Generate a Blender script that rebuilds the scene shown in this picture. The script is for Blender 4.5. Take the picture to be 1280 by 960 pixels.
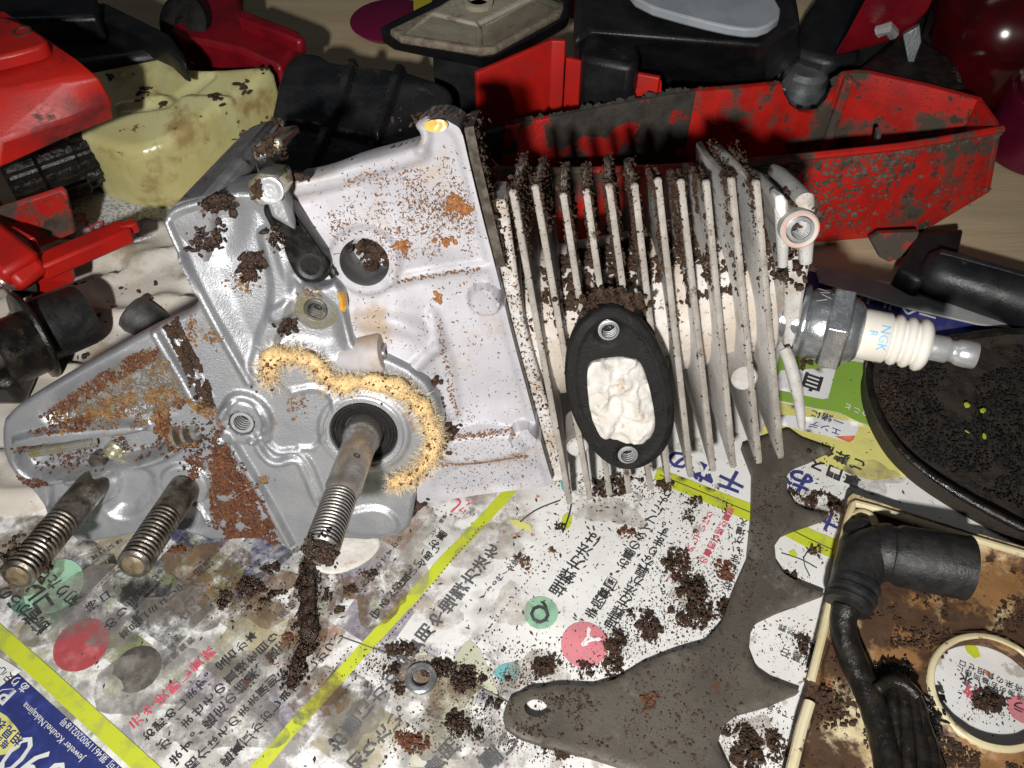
import bpy, bmesh, math, random
import numpy as np
from mathutils import Vector, Matrix
from mathutils.geometry import delaunay_2d_cdt

for _o in list(bpy.data.objects):
    bpy.data.objects.remove(_o)
rng = np.random.default_rng(7)
random.seed(7)
S = 0.01                     # everything below is written in centimetres

# ------------------------------------------------------------------ camera, world, lamps, exposure
FPX, PITCH, CAM_H = 1065.0, math.radians(52), 22.0
CAM = np.array([0, 0, CAM_H])
RGT = np.array([1, 0, 0.0])
UPV = np.array([0, math.sin(PITCH), math.cos(PITCH)])
FWD = np.array([0, math.cos(PITCH), -math.sin(PITCH)])
scene = bpy.context.scene
col = scene.collection
cam_data = bpy.data.cameras.new('camera')
cam = bpy.data.objects.new('camera', cam_data)
col.objects.link(cam)
cam.location = CAM * S
cam.rotation_euler = (math.radians(90) - PITCH, 0, 0)
cam_data.sensor_width = 36
cam_data.lens = 36 * FPX / 1280
cam_data.clip_start = 0.005
cam_data.clip_end = 20
scene.camera = cam

world = bpy.data.worlds.new('World')
scene.world = world
world.use_nodes = True
world.node_tree.nodes['Background'].inputs[0].default_value = (0.78, 0.86, 1.0, 1)
world.node_tree.nodes['Background'].inputs[1].default_value = 0.022

def spot(name, loc, target, power, size, angle, blend, color):
    d = bpy.data.lights.new(name, 'SPOT')
    d.energy = power
    d.shadow_soft_size = size * S
    d.spot_size = math.radians(angle)
    d.spot_blend = blend
    d.color = color
    o = bpy.data.objects.new(name, d)
    col.objects.link(o)
    o.location = Vector(loc) * S
    o.rotation_euler = (Vector(target) - Vector(loc)).to_track_quat('-Z', 'Y').to_euler()
    return o

# the hand lamp / flash beside the phone, a little lower and to the left of the lens
spot('hand_lamp', (-5.0, -18.0, 30.0), (0, 14.5, 2), 9.9, 0.9, 64, 0.85, (1.0, 0.975, 0.94))
# a weak soft fill lamp added above the bench, no source in view
la = bpy.data.lights.new('fill_light', 'AREA')
la.shape = 'RECTANGLE'
la.size, la.size_y = 0.9, 0.12
la.energy = 0.65
la.color = (0.9, 0.95, 1.0)
lo = bpy.data.objects.new('fill_light', la)
col.objects.link(lo)
lo.location = (-0.35, 0.25, 1.3)
lo.rotation_euler = (0, math.radians(-15), 0)

vs = scene.view_settings
vs.view_transform = 'Standard'
vs.look = 'None'
vs.exposure = 0.0
vs.gamma = 1.0
scene.render.film_transparent = False
try:
    scene.cycles.max_bounces = 8
    scene.cycles.use_denoising = True
except Exception:
    pass

# ------------------------------------------------------------------ geometry helpers (cm)
def ray(x, y):
    return (x - 640) / FPX * RGT + (480 - y) / FPX * UPV + FWD

def T(x, y, z=0.0):
    """bench point at height z seen at photograph position x, y"""
    r = ray(x, y)
    return CAM + r * ((z - CAM_H) / r[2])

def TY(x, y, Y):
    """point on the upright plane y = Y"""
    r = ray(x, y)
    return CAM + r * (Y / r[1])

# engine frame: EA along the cylinder, EB up the face, EN out of the face towards the viewer
EN = np.array([-.03, -.905, .42]); EN /= np.linalg.norm(EN)
EB = np.array([-.2, .42, .885]); EB -= EN * (EB @ EN); EB /= np.linalg.norm(EB)
EA = np.cross(EB, EN)
EO = T(370, 685, 0.35)

def e(x, y, n=0.0):
    r = ray(x, y)
    q = CAM + r * ((n - (CAM - EO) @ EN) / (r @ EN)) - EO
    return np.array([q @ EA, q @ EB])

def EP(a, b, n):
    return EO + EA * a + EB * b + EN * n

def e3(x, y, n):
    a, b = e(x, y, n)
    return EP(a, b, n)

def eframe(U, V, H):
    U, V, H = np.broadcast_arrays(np.asarray(U, float), np.asarray(V, float), np.asarray(H, float))
    return EO + U[..., None] * EA + V[..., None] * EB + H[..., None] * EN

def tframe(U, V, H):
    U, V, H = np.broadcast_arrays(np.asarray(U, float), np.asarray(V, float), np.asarray(H, float))
    return np.stack([U, V, H], -1)

def nrm(v):
    v = np.asarray(v, float)
    return v / np.linalg.norm(v)

def inside(U, V, poly):
    poly = np.asarray(poly, float)
    r = np.zeros(U.shape, bool)
    j = len(poly) - 1
    for i in range(len(poly)):
        xi, yi = poly[i]; xj, yj = poly[j]
        c = (yi > V) != (yj > V)
        with np.errstate(divide='ignore', invalid='ignore'):
            r ^= c & (U < (xj - xi) * (V - yi) / (yj - yi + 1e-12) + xi)
        j = i
    return r

def pdist(U, V, poly, closed=False):
    poly = np.asarray(poly, float)
    best = np.full(np.shape(U), 1e9)
    segs = list(zip(poly[:-1], poly[1:]))
    if closed: segs.append((poly[-1], poly[0]))
    for p, q in segs:
        d = q - p
        L = d @ d + 1e-12
        t = np.clip(((U - p[0]) * d[0] + (V - p[1]) * d[1]) / L, 0, 1)
        best = np.minimum(best, np.hypot(U - p[0] - t * d[0], V - p[1] - t * d[1]))
    return best

def sstep(x):
    x = np.clip(x, 0, 1)
    return x * x * (3 - 2 * x)

def smooth_closed(pts, n=2):
    pts = np.asarray(pts, float)
    for _ in range(n):
        q = .75 * pts + .25 * np.roll(pts, -1, 0)
        r = .25 * pts + .75 * np.roll(pts, -1, 0)
        pts = np.stack([q, r], 1).reshape(-1, pts.shape[1])
    return pts

def smooth_open(pts, n=2):
    pts = np.asarray(pts, float)
    for _ in range(n):
        q = .75 * pts[:-1] + .25 * pts[1:]
        r = .25 * pts[:-1] + .75 * pts[1:]
        m = np.stack([q, r], 1).reshape(-1, pts.shape[1])
        pts = np.vstack([pts[:1], m, pts[-1:]])
    return pts

def resample(pts, step, closed=True):
    pts = np.asarray(pts, float)
    if closed: pts = np.vstack([pts, pts[:1]])
    d = np.r_[0, np.cumsum(np.linalg.norm(np.diff(pts, axis=0), axis=1))]
    n = max(3, int(d[-1] / step))
    t = np.linspace(0, d[-1], n + 1)
    if closed: t = t[:-1]
    return np.stack([np.interp(t, d, pts[:, k]) for k in range(pts.shape[1])], 1)

# value noise for shapes
_perm = rng.permutation(512)
_val = rng.random(512)
def vnoise(x, y, z=0.0):
    x, y, z = np.broadcast_arrays(np.asarray(x, float), np.asarray(y, float), np.asarray(z, float))
    xi, yi, zi = np.floor(x).astype(int), np.floor(y).astype(int), np.floor(z).astype(int)
    xf, yf, zf = sstep(x - xi), sstep(y - yi), sstep(z - zi)
    def h(a, b, c):
        return _val[_perm[(_perm[(_perm[a % 512] + b) % 512] + c) % 512]]
    r = 0
    for dx in (0, 1):
        for dy in (0, 1):
            for dz in (0, 1):
                w = (xf if dx else 1 - xf) * (yf if dy else 1 - yf) * (zf if dz else 1 - zf)
                r = r + w * h(xi + dx, yi + dy, zi + dz)
    return r - .5

def fbm(x, y, z=0.0, o=3):
    return sum(vnoise(x * 2 ** k + 17 * k, y * 2 ** k - 9 * k, z * 2 ** k) / 2 ** k for k in range(o))

# ------------------------------------------------------------------ mesh bits: each returns (verts, faces)
def join(*bits):
    V, Fs, n = [], [], 0
    for v, f in bits:
        v = np.asarray(v, float)
        V.append(v)
        Fs += [tuple(i + n for i in q) for q in f]
        n += len(v)
    return np.vstack(V), Fs

def prism(pts, vec):
    pts = np.asarray(pts, float)
    n = len(pts)
    V = np.vstack([pts, pts + np.asarray(vec, float)])
    return V, [tuple(range(n)), tuple(range(2 * n - 1, n - 1, -1))] + [(i, i + n, (i + 1) % n + n, (i + 1) % n) for i in range(n)]

def loft(loops, cap=True, closed=True):
    n = len(loops[0])
    V = np.vstack([np.asarray(l, float) for l in loops])
    Fs = []
    for k in range(len(loops) - 1):
        for i in range(n if closed else n - 1):
            j = (i + 1) % n
            Fs.append((k * n + i, k * n + j, (k + 1) * n + j, (k + 1) * n + i))
    if cap:
        Fs.append(tuple(range(n - 1, -1, -1)))
        Fs.append(tuple((len(loops) - 1) * n + i for i in range(n)))
    return V, Fs

def basis(axis):
    w = nrm(axis)
    u = np.cross(w, [0, 0, 1.0])
    if np.linalg.norm(u) < .05: u = np.cross(w, [0, 1.0, 0])
    u = nrm(u)
    return u, np.cross(w, u), w

def lathe(origin, axis, prof, seg=32, cap=True):
    u, v, w = basis(axis)
    t = np.linspace(0, 2 * math.pi, seg, endpoint=False)
    return loft([np.asarray(origin) + h * w + r * (np.cos(t)[:, None] * u + np.sin(t)[:, None] * v) for r, h in prof], cap)

def tube(path, rad, seg=12, cap=True, squash=1.0):
    path = np.asarray(path, float)
    n = len(path)
    rad = np.broadcast_to(np.asarray(rad, float), (n,))
    tang = np.gradient(path, axis=0)
    loops = []
    u = None
    for i in range(n):
        w = nrm(tang[i])
        if u is None: u = basis(w)[0]
        u = nrm(u - w * (u @ w))
        v = np.cross(w, u)
        t = np.linspace(0, 2 * math.pi, seg, endpoint=False)
        loops.append(path[i] + rad[i] * (np.cos(t)[:, None] * u + squash * np.sin(t)[:, None] * v))
    return loft(loops, cap)

def bore(origin, axis, r0, r1, length, pitch, seg=24):
    """threaded hole seen from its mouth (the mouth is at origin + axis * length)"""
    prof = [(r0, .0)]
    k = 0.02
    while k < length - 1e-6:
        prof += [(r1, k), (r1, k + pitch * .4), (r0, k + pitch * .55), (r0, k + pitch * .9)]
        k += pitch
    prof += [(r1 * 1.02, length)]
    return lathe(origin, axis, prof, seg, False)

def thread(origin, axis, r0, r1, length, pitch, seg=24):
    """stacked thread grooves along an axis"""
    prof = []
    k = 0.0
    while k < length - 1e-6:
        prof += [(r0, k), (r1, k + pitch * .35), (r1, k + pitch * .6), (r0, k + pitch * .95)]
        k += pitch
    return lathe(origin, axis, prof, seg)

_ico = {}
def ico(sub):
    if sub not in _ico:
        b = bmesh.new()
        bmesh.ops.create_icosphere(b, subdivisions=sub, radius=1)
        _ico[sub] = (np.array([v.co[:] for v in b.verts]), [tuple(v.index for v in f.verts) for f in b.faces])
        b.free()
    return _ico[sub]

def crumbs(P, size, sub=1, rough=.45, flat=1.0, R=None):
    """irregular lumps at points P (n,3) with sizes (n,), all in one mesh"""
    v0, f0 = ico(sub)
    f0 = np.asarray(f0)
    P = np.asarray(P, float)
    n = len(P)
    if n == 0: return np.zeros((3, 3)), [(0, 1, 2)]
    size = np.broadcast_to(np.asarray(size, float), (n,))
    sc = 1 + (rng.random((n, len(v0))) - .5) * 2 * rough
    ax = .35 + 1.15 * rng.random((n, 1, 3))
    q = rng.normal(size=(n, 4)); q /= np.linalg.norm(q, axis=1)[:, None]
    w, x, y, z = q.T
    M = np.stack([1 - 2 * (y * y + z * z), 2 * (x * y - z * w), 2 * (x * z + y * w), 2 * (x * y + z * w), 1 - 2 * (x * x + z * z), 2 * (y * z - x * w), 2 * (x * z - y * w), 2 * (y * z + x * w), 1 - 2 * (x * x + y * y)], 1).reshape(n, 3, 3)
    L = (v0[None] * sc[..., None] * ax) @ M.transpose(0, 2, 1)
    if flat != 1.0:
        nn = np.array([0, 0, 1.0]) if R is None else np.asarray(R)
        L = L - (1 - flat) * (L @ nn)[..., None] * nn
    V = (P[:, None] + L * size[:, None, None]).reshape(-1, 3)
    Fs = (f0[None] + (np.arange(n) * len(v0))[:, None, None]).reshape(-1, 3)
    return V, Fs

def flakes(P, Nn, lo, hi, lift=.01):
    """thin bent slivers lying on a surface with normals Nn; four triangles each"""
    P = np.asarray(P, float); n = len(P)
    Nn = np.broadcast_to(np.asarray(Nn, float), P.shape)
    r = rng.normal(size=P.shape)
    u = r - Nn * (r * Nn).sum(1)[:, None]; u /= np.linalg.norm(u, axis=1)[:, None]
    v = np.cross(Nn, u)
    L = (lo + (hi - lo) * rng.random(n) ** 3)[:, None]
    Wd = L * (.15 + .35 * rng.random((n, 1)))
    lift = lift + L * .12
    c = [P - u * L * .5 + v * Wd * .2 + Nn * .004, P + v * Wd * .5 + Nn * .004, P + u * L * .5 - v * Wd * .1 + Nn * .004, P - v * Wd * .5 + Nn * .004, P + Nn * lift]
    V = np.stack(c, 1).reshape(-1, 3)
    f0 = np.array([(0, 4, 1), (1, 4, 2), (2, 4, 3), (3, 4, 0)])
    f0 = f0[:, ::-1]
    return V, (f0[None] + (np.arange(n) * 5)[:, None, None]).reshape(-1, 3)

def relief(outline, frame, hfun, step, depth=None, holes=(), back=None):
    """surface over an outline with heights hfun(u,v); walls run down to height `depth`"""
    loops = [resample(outline, step)] + [resample(h, step) for h in holes]
    lo = loops[0].min(0); hi = loops[0].max(0)
    gu, gv = np.meshgrid(np.arange(lo[0], hi[0], step), np.arange(lo[1], hi[1], step * .87))
    gu = gu + (np.arange(gu.shape[0]) % 2)[:, None] * step * .5
    gu, gv = gu.ravel(), gv.ravel()
    ok = inside(gu, gv, loops[0])
    for h in loops[1:]: ok &= ~inside(gu, gv, h)
    gu, gv = gu[ok], gv[ok]
    keep = np.ones(len(gu), bool)
    for l in loops:
        d = np.full(len(gu), 1e9)
        for p in l: d = np.minimum(d, (gu - p[0]) ** 2 + (gv - p[1]) ** 2)
        keep &= d > (.55 * step) ** 2
    pts = np.vstack(loops + [np.stack([gu[keep], gv[keep]], 1)])
    edges, n = [], 0
    for l in loops:
        edges += [(n + i, n + (i + 1) % len(l)) for i in range(len(l))]
        n += len(l)
    vo, eo, fo, ov, oe, of = delaunay_2d_cdt([Vector(p) for p in pts], edges, [], 0, 1e-6)
    uv = np.array([v[:] for v in vo])
    fo = np.array([f[:] for f in fo])
    c = uv[fo].mean(1)
    ok = inside(c[:, 0], c[:, 1], loops[0])
    for h in loops[1:]: ok &= ~inside(c[:, 0], c[:, 1], h)
    fo = fo[ok]
    Hh = hfun(uv[:, 0], uv[:, 1])
    V = frame(uv[:, 0], uv[:, 1], Hh)
    Fs = [tuple(f) for f in fo]
    if depth is not None:
        cnt = {}
        for f in Fs:
            for a, b in ((f[0], f[1]), (f[1], f[2]), (f[2], f[0])):
                cnt[(a, b)] = 1
        rim = [k for k in cnt if (k[1], k[0]) not in cnt]
        ids = sorted({i for k in rim for i in k})
        mp = {i: len(V) + k for k, i in enumerate(ids)}
        dd = depth(uv[ids, 0], uv[ids, 1]) if callable(depth) else np.full(len(ids), depth)
        V = np.vstack([V, frame(uv[ids, 0], uv[ids, 1], dd)])
        Fs += [(b, a, mp[a], mp[b]) for a, b in rim]
    return V, Fs

# ------------------------------------------------------------------ objects
ORG = {}
def tag(o, label=None, cat=None, group=None, kind=None):
    if label: o['label'] = label
    if cat: o['category'] = cat
    if group: o['group'] = group
    if kind: o['kind'] = kind
    return o

def thing(name, label, cat, loc, group=None):
    o = bpy.data.objects.new(name, None)
    o.empty_display_size = .01
    col.objects.link(o)
    o.location = Vector(loc) * S
    ORG[o.name] = np.asarray(loc, float)
    return tag(o, label, cat, group)

def mk(name, bit, mat, parent=None, smooth=35, bevel=0, seg=2, sub=0, solid=0, fix=True):
    V, Fs = bit
    V = np.asarray(V, float)
    if parent is not None:
        org = ORG[parent.name]
    else:
        org = np.array([(V[:, 0].min() + V[:, 0].max()) / 2, (V[:, 1].min() + V[:, 1].max()) / 2, V[:, 2].min()])
    me = bpy.data.meshes.new(name)
    me.from_pydata(((V - org) * S).tolist(), [], [tuple(int(i) for i in f) for f in Fs])
    if fix and len(Fs) < 60000:
        b = bmesh.new(); b.from_mesh(me)
        bmesh.ops.recalc_face_normals(b, faces=b.faces)
        b.to_mesh(me); b.free()
    me.materials.append(mat)
    if smooth:
        me.polygons.foreach_set('use_smooth', [True] * len(me.polygons))
        if smooth < 179: me.set_sharp_from_angle(angle=math.radians(smooth))
    me.update()
    o = bpy.data.objects.new(name, me)
    col.objects.link(o)
    ORG[o.name] = org
    if parent is not None: o.parent = parent
    else: o.location = Vector(org) * S
    if solid:
        m = o.modifiers.new('solid', 'SOLIDIFY'); m.thickness = solid * S; m.offset = -1
    if bevel:
        m = o.modifiers.new('bevel', 'BEVEL'); m.width = bevel * S; m.segments = seg
        m.limit_method = 'ANGLE'; m.angle_limit = math.radians(32); m.use_clamp_overlap = True
        m.harden_normals = False
    if sub:
        m = o.modifiers.new('sub', 'SUBSURF'); m.levels = sub; m.render_levels = sub
    return o

# ------------------------------------------------------------------ materials
def mat(name, c1, c2=None, rough=.5, metal=0.0, scale=1.0, contrast=(.35, .65), dirt=None, bump=0.0, bscale=8.0, spec=.5, rough2=None, sss=0.0, trans=0.0, coat=0.0, layers=()):
    """c1/c2 blended by noise (`scale` features per cm); layers: (colour, scale per cm, lo, hi, roughness) speckles or stains on top"""
    m = bpy.data.materials.new(name)
    m.use_nodes = True
    nt = m.node_tree
    nd, lk = nt.nodes, nt.links
    bs = nd['Principled BSDF']
    tc = nd.new('ShaderNodeTexCoord')
    def noise(sc, det=5, r=.6, off=0):
        n = nd.new('ShaderNodeTexNoise')
        n.inputs['Scale'].default_value = sc / S
        n.inputs['Detail'].default_value = det
        n.inputs['Roughness'].default_value = r
        mp = nd.new('ShaderNodeMapping')
        mp.inputs['Location'].default_value = (off * .37, off * .11, off * .23)
        lk.new(tc.outputs['Object'], mp.inputs[0])
        lk.new(mp.outputs[0], n.inputs['Vector'])
        return n.outputs['Fac']
    def ramp(src, lo, hi):
        r = nd.new('ShaderNodeMapRange')
        r.interpolation_type = 'SMOOTHSTEP'
        r.inputs[1].default_value = lo; r.inputs[2].default_value = hi
        lk.new(src, r.inputs[0])
        return r.outputs[0]
    def mix(f, a, b, typ='RGBA'):
        x = nd.new('ShaderNodeMix'); x.data_type = typ
        k = 6 if typ == 'RGBA' else 2
        lk.new(f, x.inputs[0])
        for i, s in ((k, a), (k + 1, b)):
            if hasattr(s, 'is_linked') or hasattr(s, 'links'): lk.new(s, x.inputs[i])
            elif typ == 'RGBA': x.inputs[i].default_value = (*s, 1)
            else: x.inputs[i].default_value = s
        return x.outputs[2 if typ == 'RGBA' else 0]
    colr, ro, me_ = None, None, None
    if c2 is not None:
        f = ramp(noise(scale), *contrast)
        colr = mix(f, c1, c2)
        ro = mix(f, rough, rough2 if rough2 is not None else rough, 'FLOAT')
    else:
        rgb = nd.new('ShaderNodeRGB'); rgb.outputs[0].default_value = (*c1, 1); colr = rgb.outputs[0]
        v = nd.new('ShaderNodeValue'); v.outputs[0].default_value = rough; ro = v.outputs[0]
    v = nd.new('ShaderNodeValue'); v.outputs[0].default_value = metal; me_ = v.outputs[0]
    for k, L in enumerate(layers):
        lc, ls, lo, hi, lr = L[:5]
        f = ramp(noise(ls, L[5] if len(L) > 5 else 6, .65, k + 1), lo, hi)
        colr = mix(f, colr, lc)
        ro = mix(f, ro, lr, 'FLOAT')
        me_ = mix(f, me_, 0.0, 'FLOAT')
    lk.new(colr, bs.inputs['Base Color'])
    lk.new(ro, bs.inputs['Roughness'])
    lk.new(me_, bs.inputs['Metallic'])
    bs.inputs['Specular IOR Level'].default_value = spec
    if sss:
        bs.inputs['Subsurface Weight'].default_value = sss
        bs.inputs['Subsurface Radius'].default_value = (.01, .008, .004)
        bs.inputs['Subsurface Scale'].default_value = .5
    if trans: bs.inputs['Transmission Weight'].default_value = trans
    if coat:
        bs.inputs['Coat Weight'].default_value = coat
        bs.inputs['Coat Roughness'].default_value = .15
    if bump:
        b = nd.new('ShaderNodeBump')
        b.inputs['Strength'].default_value = bump
        b.inputs['Distance'].default_value = .0006
        lk.new(noise(bscale, 6, .65, 9), b.inputs['Height'])
        lk.new(b.outputs[0], bs.inputs['Normal'])
    return m
# ------------------------------------------------------------------ materials used all over
BROWN = (.055, .028, .014)
DARK = (.018, .011, .008)
RUST = (.16, .05, .02)
M_silver = mat('cast_aluminium', (.48, .49, .51), (.30, .31, .33), rough=.27, rough2=.50, metal=.62, scale=1.1, bump=.3, bscale=22,
               layers=[((.20, .12, .06), .9, .63, .70, .5), ((.12, .06, .03), 5, .68, .72, .6)])
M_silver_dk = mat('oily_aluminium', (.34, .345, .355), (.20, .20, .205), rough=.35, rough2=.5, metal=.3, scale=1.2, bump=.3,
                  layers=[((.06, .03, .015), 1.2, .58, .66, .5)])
M_white = mat('painted_crankcase', (.47, .46, .49), (.39, .38, .405), rough=.45, rough2=.62, scale=.5, metal=.05, bump=.15, bscale=26,
              layers=[((.30, .16, .07), 9, .66, .70, .7), ((.40, .31, .23), .55, .55, .72, .6), ((.26, .21, .17), 1.6, .66, .74, .6)])
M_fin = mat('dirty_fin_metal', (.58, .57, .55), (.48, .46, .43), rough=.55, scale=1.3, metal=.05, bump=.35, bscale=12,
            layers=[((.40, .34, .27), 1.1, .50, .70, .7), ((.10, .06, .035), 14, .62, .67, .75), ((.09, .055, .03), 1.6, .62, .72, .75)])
M_rim = mat('grubby_shaded_fin_edge', (.40, .37, .33), (.29, .26, .225), rough=.55, scale=1.6, metal=.1, bump=.4, bscale=12, layers=[((.10, .06, .035), 12, .60, .66, .75), ((.09, .055, .03), 1.4, .60, .70, .75)])  # grime, plus a darker tone that offsets the lamp on the rims
M_barrel = mat('dusty_barrel', (.66, .63, .60), (.50, .43, .36), rough=.6, scale=.7, bump=.4, layers=[((.10, .06, .03), 7, .60, .65, .8)])
M_black_rub = mat('black_rubber', (.012, .012, .013), (.022, .021, .02), rough=.38, rough2=.6, scale=2, bump=.4, layers=[((.05, .04, .03), 10, .64, .70, .8)])
M_gasket = mat('sooty_gasket', (.006, .006, .006), (.013, .012, .011), rough=.5, rough2=.8, spec=.3, scale=2.5, bump=.5, bscale=14, layers=[((.045, .035, .028), 14, .60, .68, .9)])
M_gloss_blk = mat('oily_black', (.008, .008, .008), (.02, .016, .012), rough=.12, rough2=.35, scale=2.5, bump=.5, layers=[((.05, .03, .015), 3, .62, .70, .3)])
M_steel = mat('worn_steel', (.48, .47, .45), (.33, .31, .285), rough=.22, rough2=.34, metal=.85, scale=1.6, bump=.12, layers=[((.05, .035, .02), 4, .64, .72, .5)])
M_steel_dirty = mat('oily_stud_steel', (.27, .25, .215), (.075, .06, .045), rough=.26, rough2=.4, metal=.75, scale=2.2, bump=.25, layers=[((.035, .02, .015), 2.2, .56, .66, .3)])
M_plug_zinc = mat('zinc_plating', (.56, .58, .60), (.34, .36, .37), rough=.18, rough2=.34, metal=.8, scale=2.5, bump=.2, layers=[((.22, .2, .17), 5, .64, .72, .5)])
M_term = mat('bright_nickel', (.70, .72, .74), (.54, .54, .54), rough=.22, rough2=.35, metal=.6, scale=3, bump=.15)
M_ceram = mat('white_ceramic', (.83, .80, .74), (.78, .72, .63), rough=.18, rough2=.28, scale=1.2, coat=.4, layers=[((.42, .30, .2), 6, .68, .75, .5)])
M_yellow_zn = mat('yellow_chromate', (.55, .50, .30), (.62, .62, .60), rough=.25, metal=.8, scale=2.2, bump=.2, layers=[((.07, .04, .02), 2, .58, .64, .3)])
M_amber = mat('amber_oil', (.55, .24, .02), (.70, .38, .06), rough=.1, scale=3)
M_felt = mat('oiled_wood_fibre', (.84, .64, .34), (.78, .52, .22), rough=.7, scale=6, bump=.5, layers=[((.16, .06, .02), 6, .62, .68, .7)])
M_fibre = mat('pale_fibre', (.84, .70, .46), (.76, .58, .34), rough=.7, scale=8)
M_tissue = mat('tissue_paper', (.70, .68, .65), (.62, .58, .52), rough=.85, scale=2, bump=.6, bscale=6, layers=[((.45, .30, .17), 1.3, .58, .72, .85), ((.38, .24, .13), 2.2, .60, .74, .85)])
M_blue_ink = mat('light_blue_ink', (.22, .50, .78), rough=.4)
M_wet = mat('wet_oily_sawdust', (.020, .011, .008), (.05, .024, .012), rough=.16, rough2=.4, scale=6, bump=.7, bscale=20)
M_saw = mat('damp_brown_sawdust', (.030, .016, .009), (.075, .036, .017), rough=.55, rough2=.8, scale=7, bump=.7, bscale=20)
M_rustdust = mat('red_brown_sawdust', (.085, .028, .012), (.16, .055, .02), rough=.6, scale=7, bump=.7, bscale=20)
M_ochre = mat('ochre_wood_dust', (.30, .17, .06), (.16, .075, .028), rough=.7, scale=7, bump=.6, bscale=20)
M_chip = mat('wood_chip', (.28, .14, .055), (.14, .06, .025), rough=.7, scale=9)
M_grey_mud = mat('dried_grey_mud', (.22, .19, .14), (.13, .10, .07), rough=.8, scale=4, bump=.7, bscale=16)

# ------------------------------------------------------------------ the engine
engine = thing('chainsaw_engine', 'dismantled small engine of silver and white cast metal with cooling fins and bare crankshaft', 'engine', EO)

def pe(pts, n=0.0):
    return np.array([e(x, y, n) for x, y in pts])

# --- silver machined side (the face with the crankshaft and the guide bar studs)
plate_out = [(203, 285), (204, 270), (216, 259), (250, 250), (300, 240), (336, 246), (350, 280), (364, 318), (370, 350), (398, 362), (424, 350), (432, 400), (442, 438), (500, 452), (545, 488), (557, 540),
             (541, 590), (517, 612), (517, 640), (509, 668), (470, 678), (420, 674), (385, 688), (352, 683), (330, 674), (300, 672), (272, 679), (240, 670), (200, 664), (150, 673), (100, 681), (84, 668), (58, 650),
             (38, 610), (20, 600), (4, 575), (0, 545), (5, 519), (60, 484), (120, 450), (180, 416), (215, 400), (238, 390), (246, 381), (244, 366), (226, 326)]
PO = smooth_closed(pe(plate_out), 1)
TT = np.linspace(0, 2 * math.pi, 40, endpoint=False)
def ridge(U, V, pts, w, h, f=.1, n=0.0):
    d = pdist(U, V, smooth_open(pe(pts, n), 2))
    return h * sstep(1 - (d - w * .5) / f)
def disc(U, V, p, r, h, f=.1, n=0.0):
    c = e(*p, n)
    return h * sstep(1 - (np.hypot(U - c[0], V - c[1]) - r) / f)
def area(U, V, pts, h, f=.15, n=0.0):
    P = smooth_closed(pe(pts, n), 2)
    d = pdist(U, V, P, True)
    return h * sstep(np.where(inside(U, V, P), .5 + d / f * .5, .5 - d / f * .5))
def plate_h(U, V):
    h = .02 * fbm(U * .7, V * .7)
    h = h + area(U, V, [(208, 290), (212, 270), (300, 248), (330, 256), (345, 290), (362, 350), (400, 380), (425, 400), (430, 445), (345, 430), (318, 470), (260, 340)], -.22, .3)
    h = h + area(U, V, [(262, 262), (300, 255), (300, 300), (275, 330), (258, 300)], -.16, .35)
    h = h + ridge(U, V, [(228, 322), (260, 385), (312, 478)], .06, .13, .13)
    h = h + ridge(U, V, [(206, 280), (225, 320), (243, 366)], .06, .10, .12)
    h = h + ridge(U, V, [(336, 300), (352, 360), (345, 400), (330, 430), (325, 460)], .25, .16, .25)
    h = h + ridge(U, V, [(345, 395), (372, 380), (390, 360)], .2, .12, .2)
    h = h + ridge(U, V, [(195, 414), (248, 505)], .10, .20, .12)
    h = h + ridge(U, V, [(210, 405), (262, 498)], .06, .10, .10)
    h = h + ridge(U, V, [(280, 515), (292, 492), (320, 497), (338, 520), (334, 545)], .10, .16, .10)
    h = h + disc(U, V, (304, 526), .58, .16, .12) + disc(U, V, (304, 526), .30, -.45, .04)
    h = h + ridge(U, V, [(318, 548), (330, 570), (345, 580), (368, 572), (378, 578), (398, 628)], .09, .15, .12)
    h = h + ridge(U, V, [(326, 542), (340, 560), (352, 566), (372, 562), (388, 578), (402, 618)], .05, .10, .11)
    h = h + ridge(U, V, [(284, 542), (330, 618), (362, 678)], .10, .20, .12)
    h = h + ridge(U, V, [(274, 552), (310, 620), (345, 684)], .05, .10, .11)
    # slot for the chain tensioner
    h = h + area(U, V, [(18, 570), (40, 556), (110, 548), (192, 540), (212, 552), (190, 572), (120, 586), (44, 598), (26, 590)], -.45, .10)
    h = h + area(U, V, [(12, 547), (60, 535), (180, 524), (190, 536), (110, 546), (30, 556)], .26, .06)
    h = h + ridge(U, V, [(48, 604), (120, 592), (196, 577), (222, 560)], .07, .14, .10)
    h = h + area(U, V, [(55, 505), (190, 430), (238, 500), (180, 522), (60, 532)], -.18, .25)
    # sunk fields round the studs
    h = h + area(U, V, [(125, 590), (188, 588), (190, 620), (160, 646), (135, 640), (142, 615)], -.30, .22)
    h = h + area(U, V, [(44, 600), (66, 604), (60, 640), (52, 640)], -.22, .12)
    h = h + area(U, V, [(196, 640), (240, 620), (262, 650), (240, 664), (205, 660)], -.25, .25)
    h = h + ridge(U, V, [(225, 640), (240, 632), (258, 652)], .06, .16, .1)
    h = h + disc(U, V, (116, 603), .62, .16, .1) + disc(U, V, (232, 605), .6, .12, .1)
    h = h + area(U, V, [(425, 640), (475, 630), (500, 650), (495, 668), (430, 668)], .10, .08)
    h = h + disc(U, V, (455, 540), 1.15, .06, .07)
    h = h + ridge(U, V, [(365, 490), (400, 482), (425, 505), (400, 560), (375, 560)], .05, .06, .1)
    # rounded rim
    d = pdist(U, V, PO, True)
    return h - .12 * np.clip(1 - d / .12, 0, 1) ** 2
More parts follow.
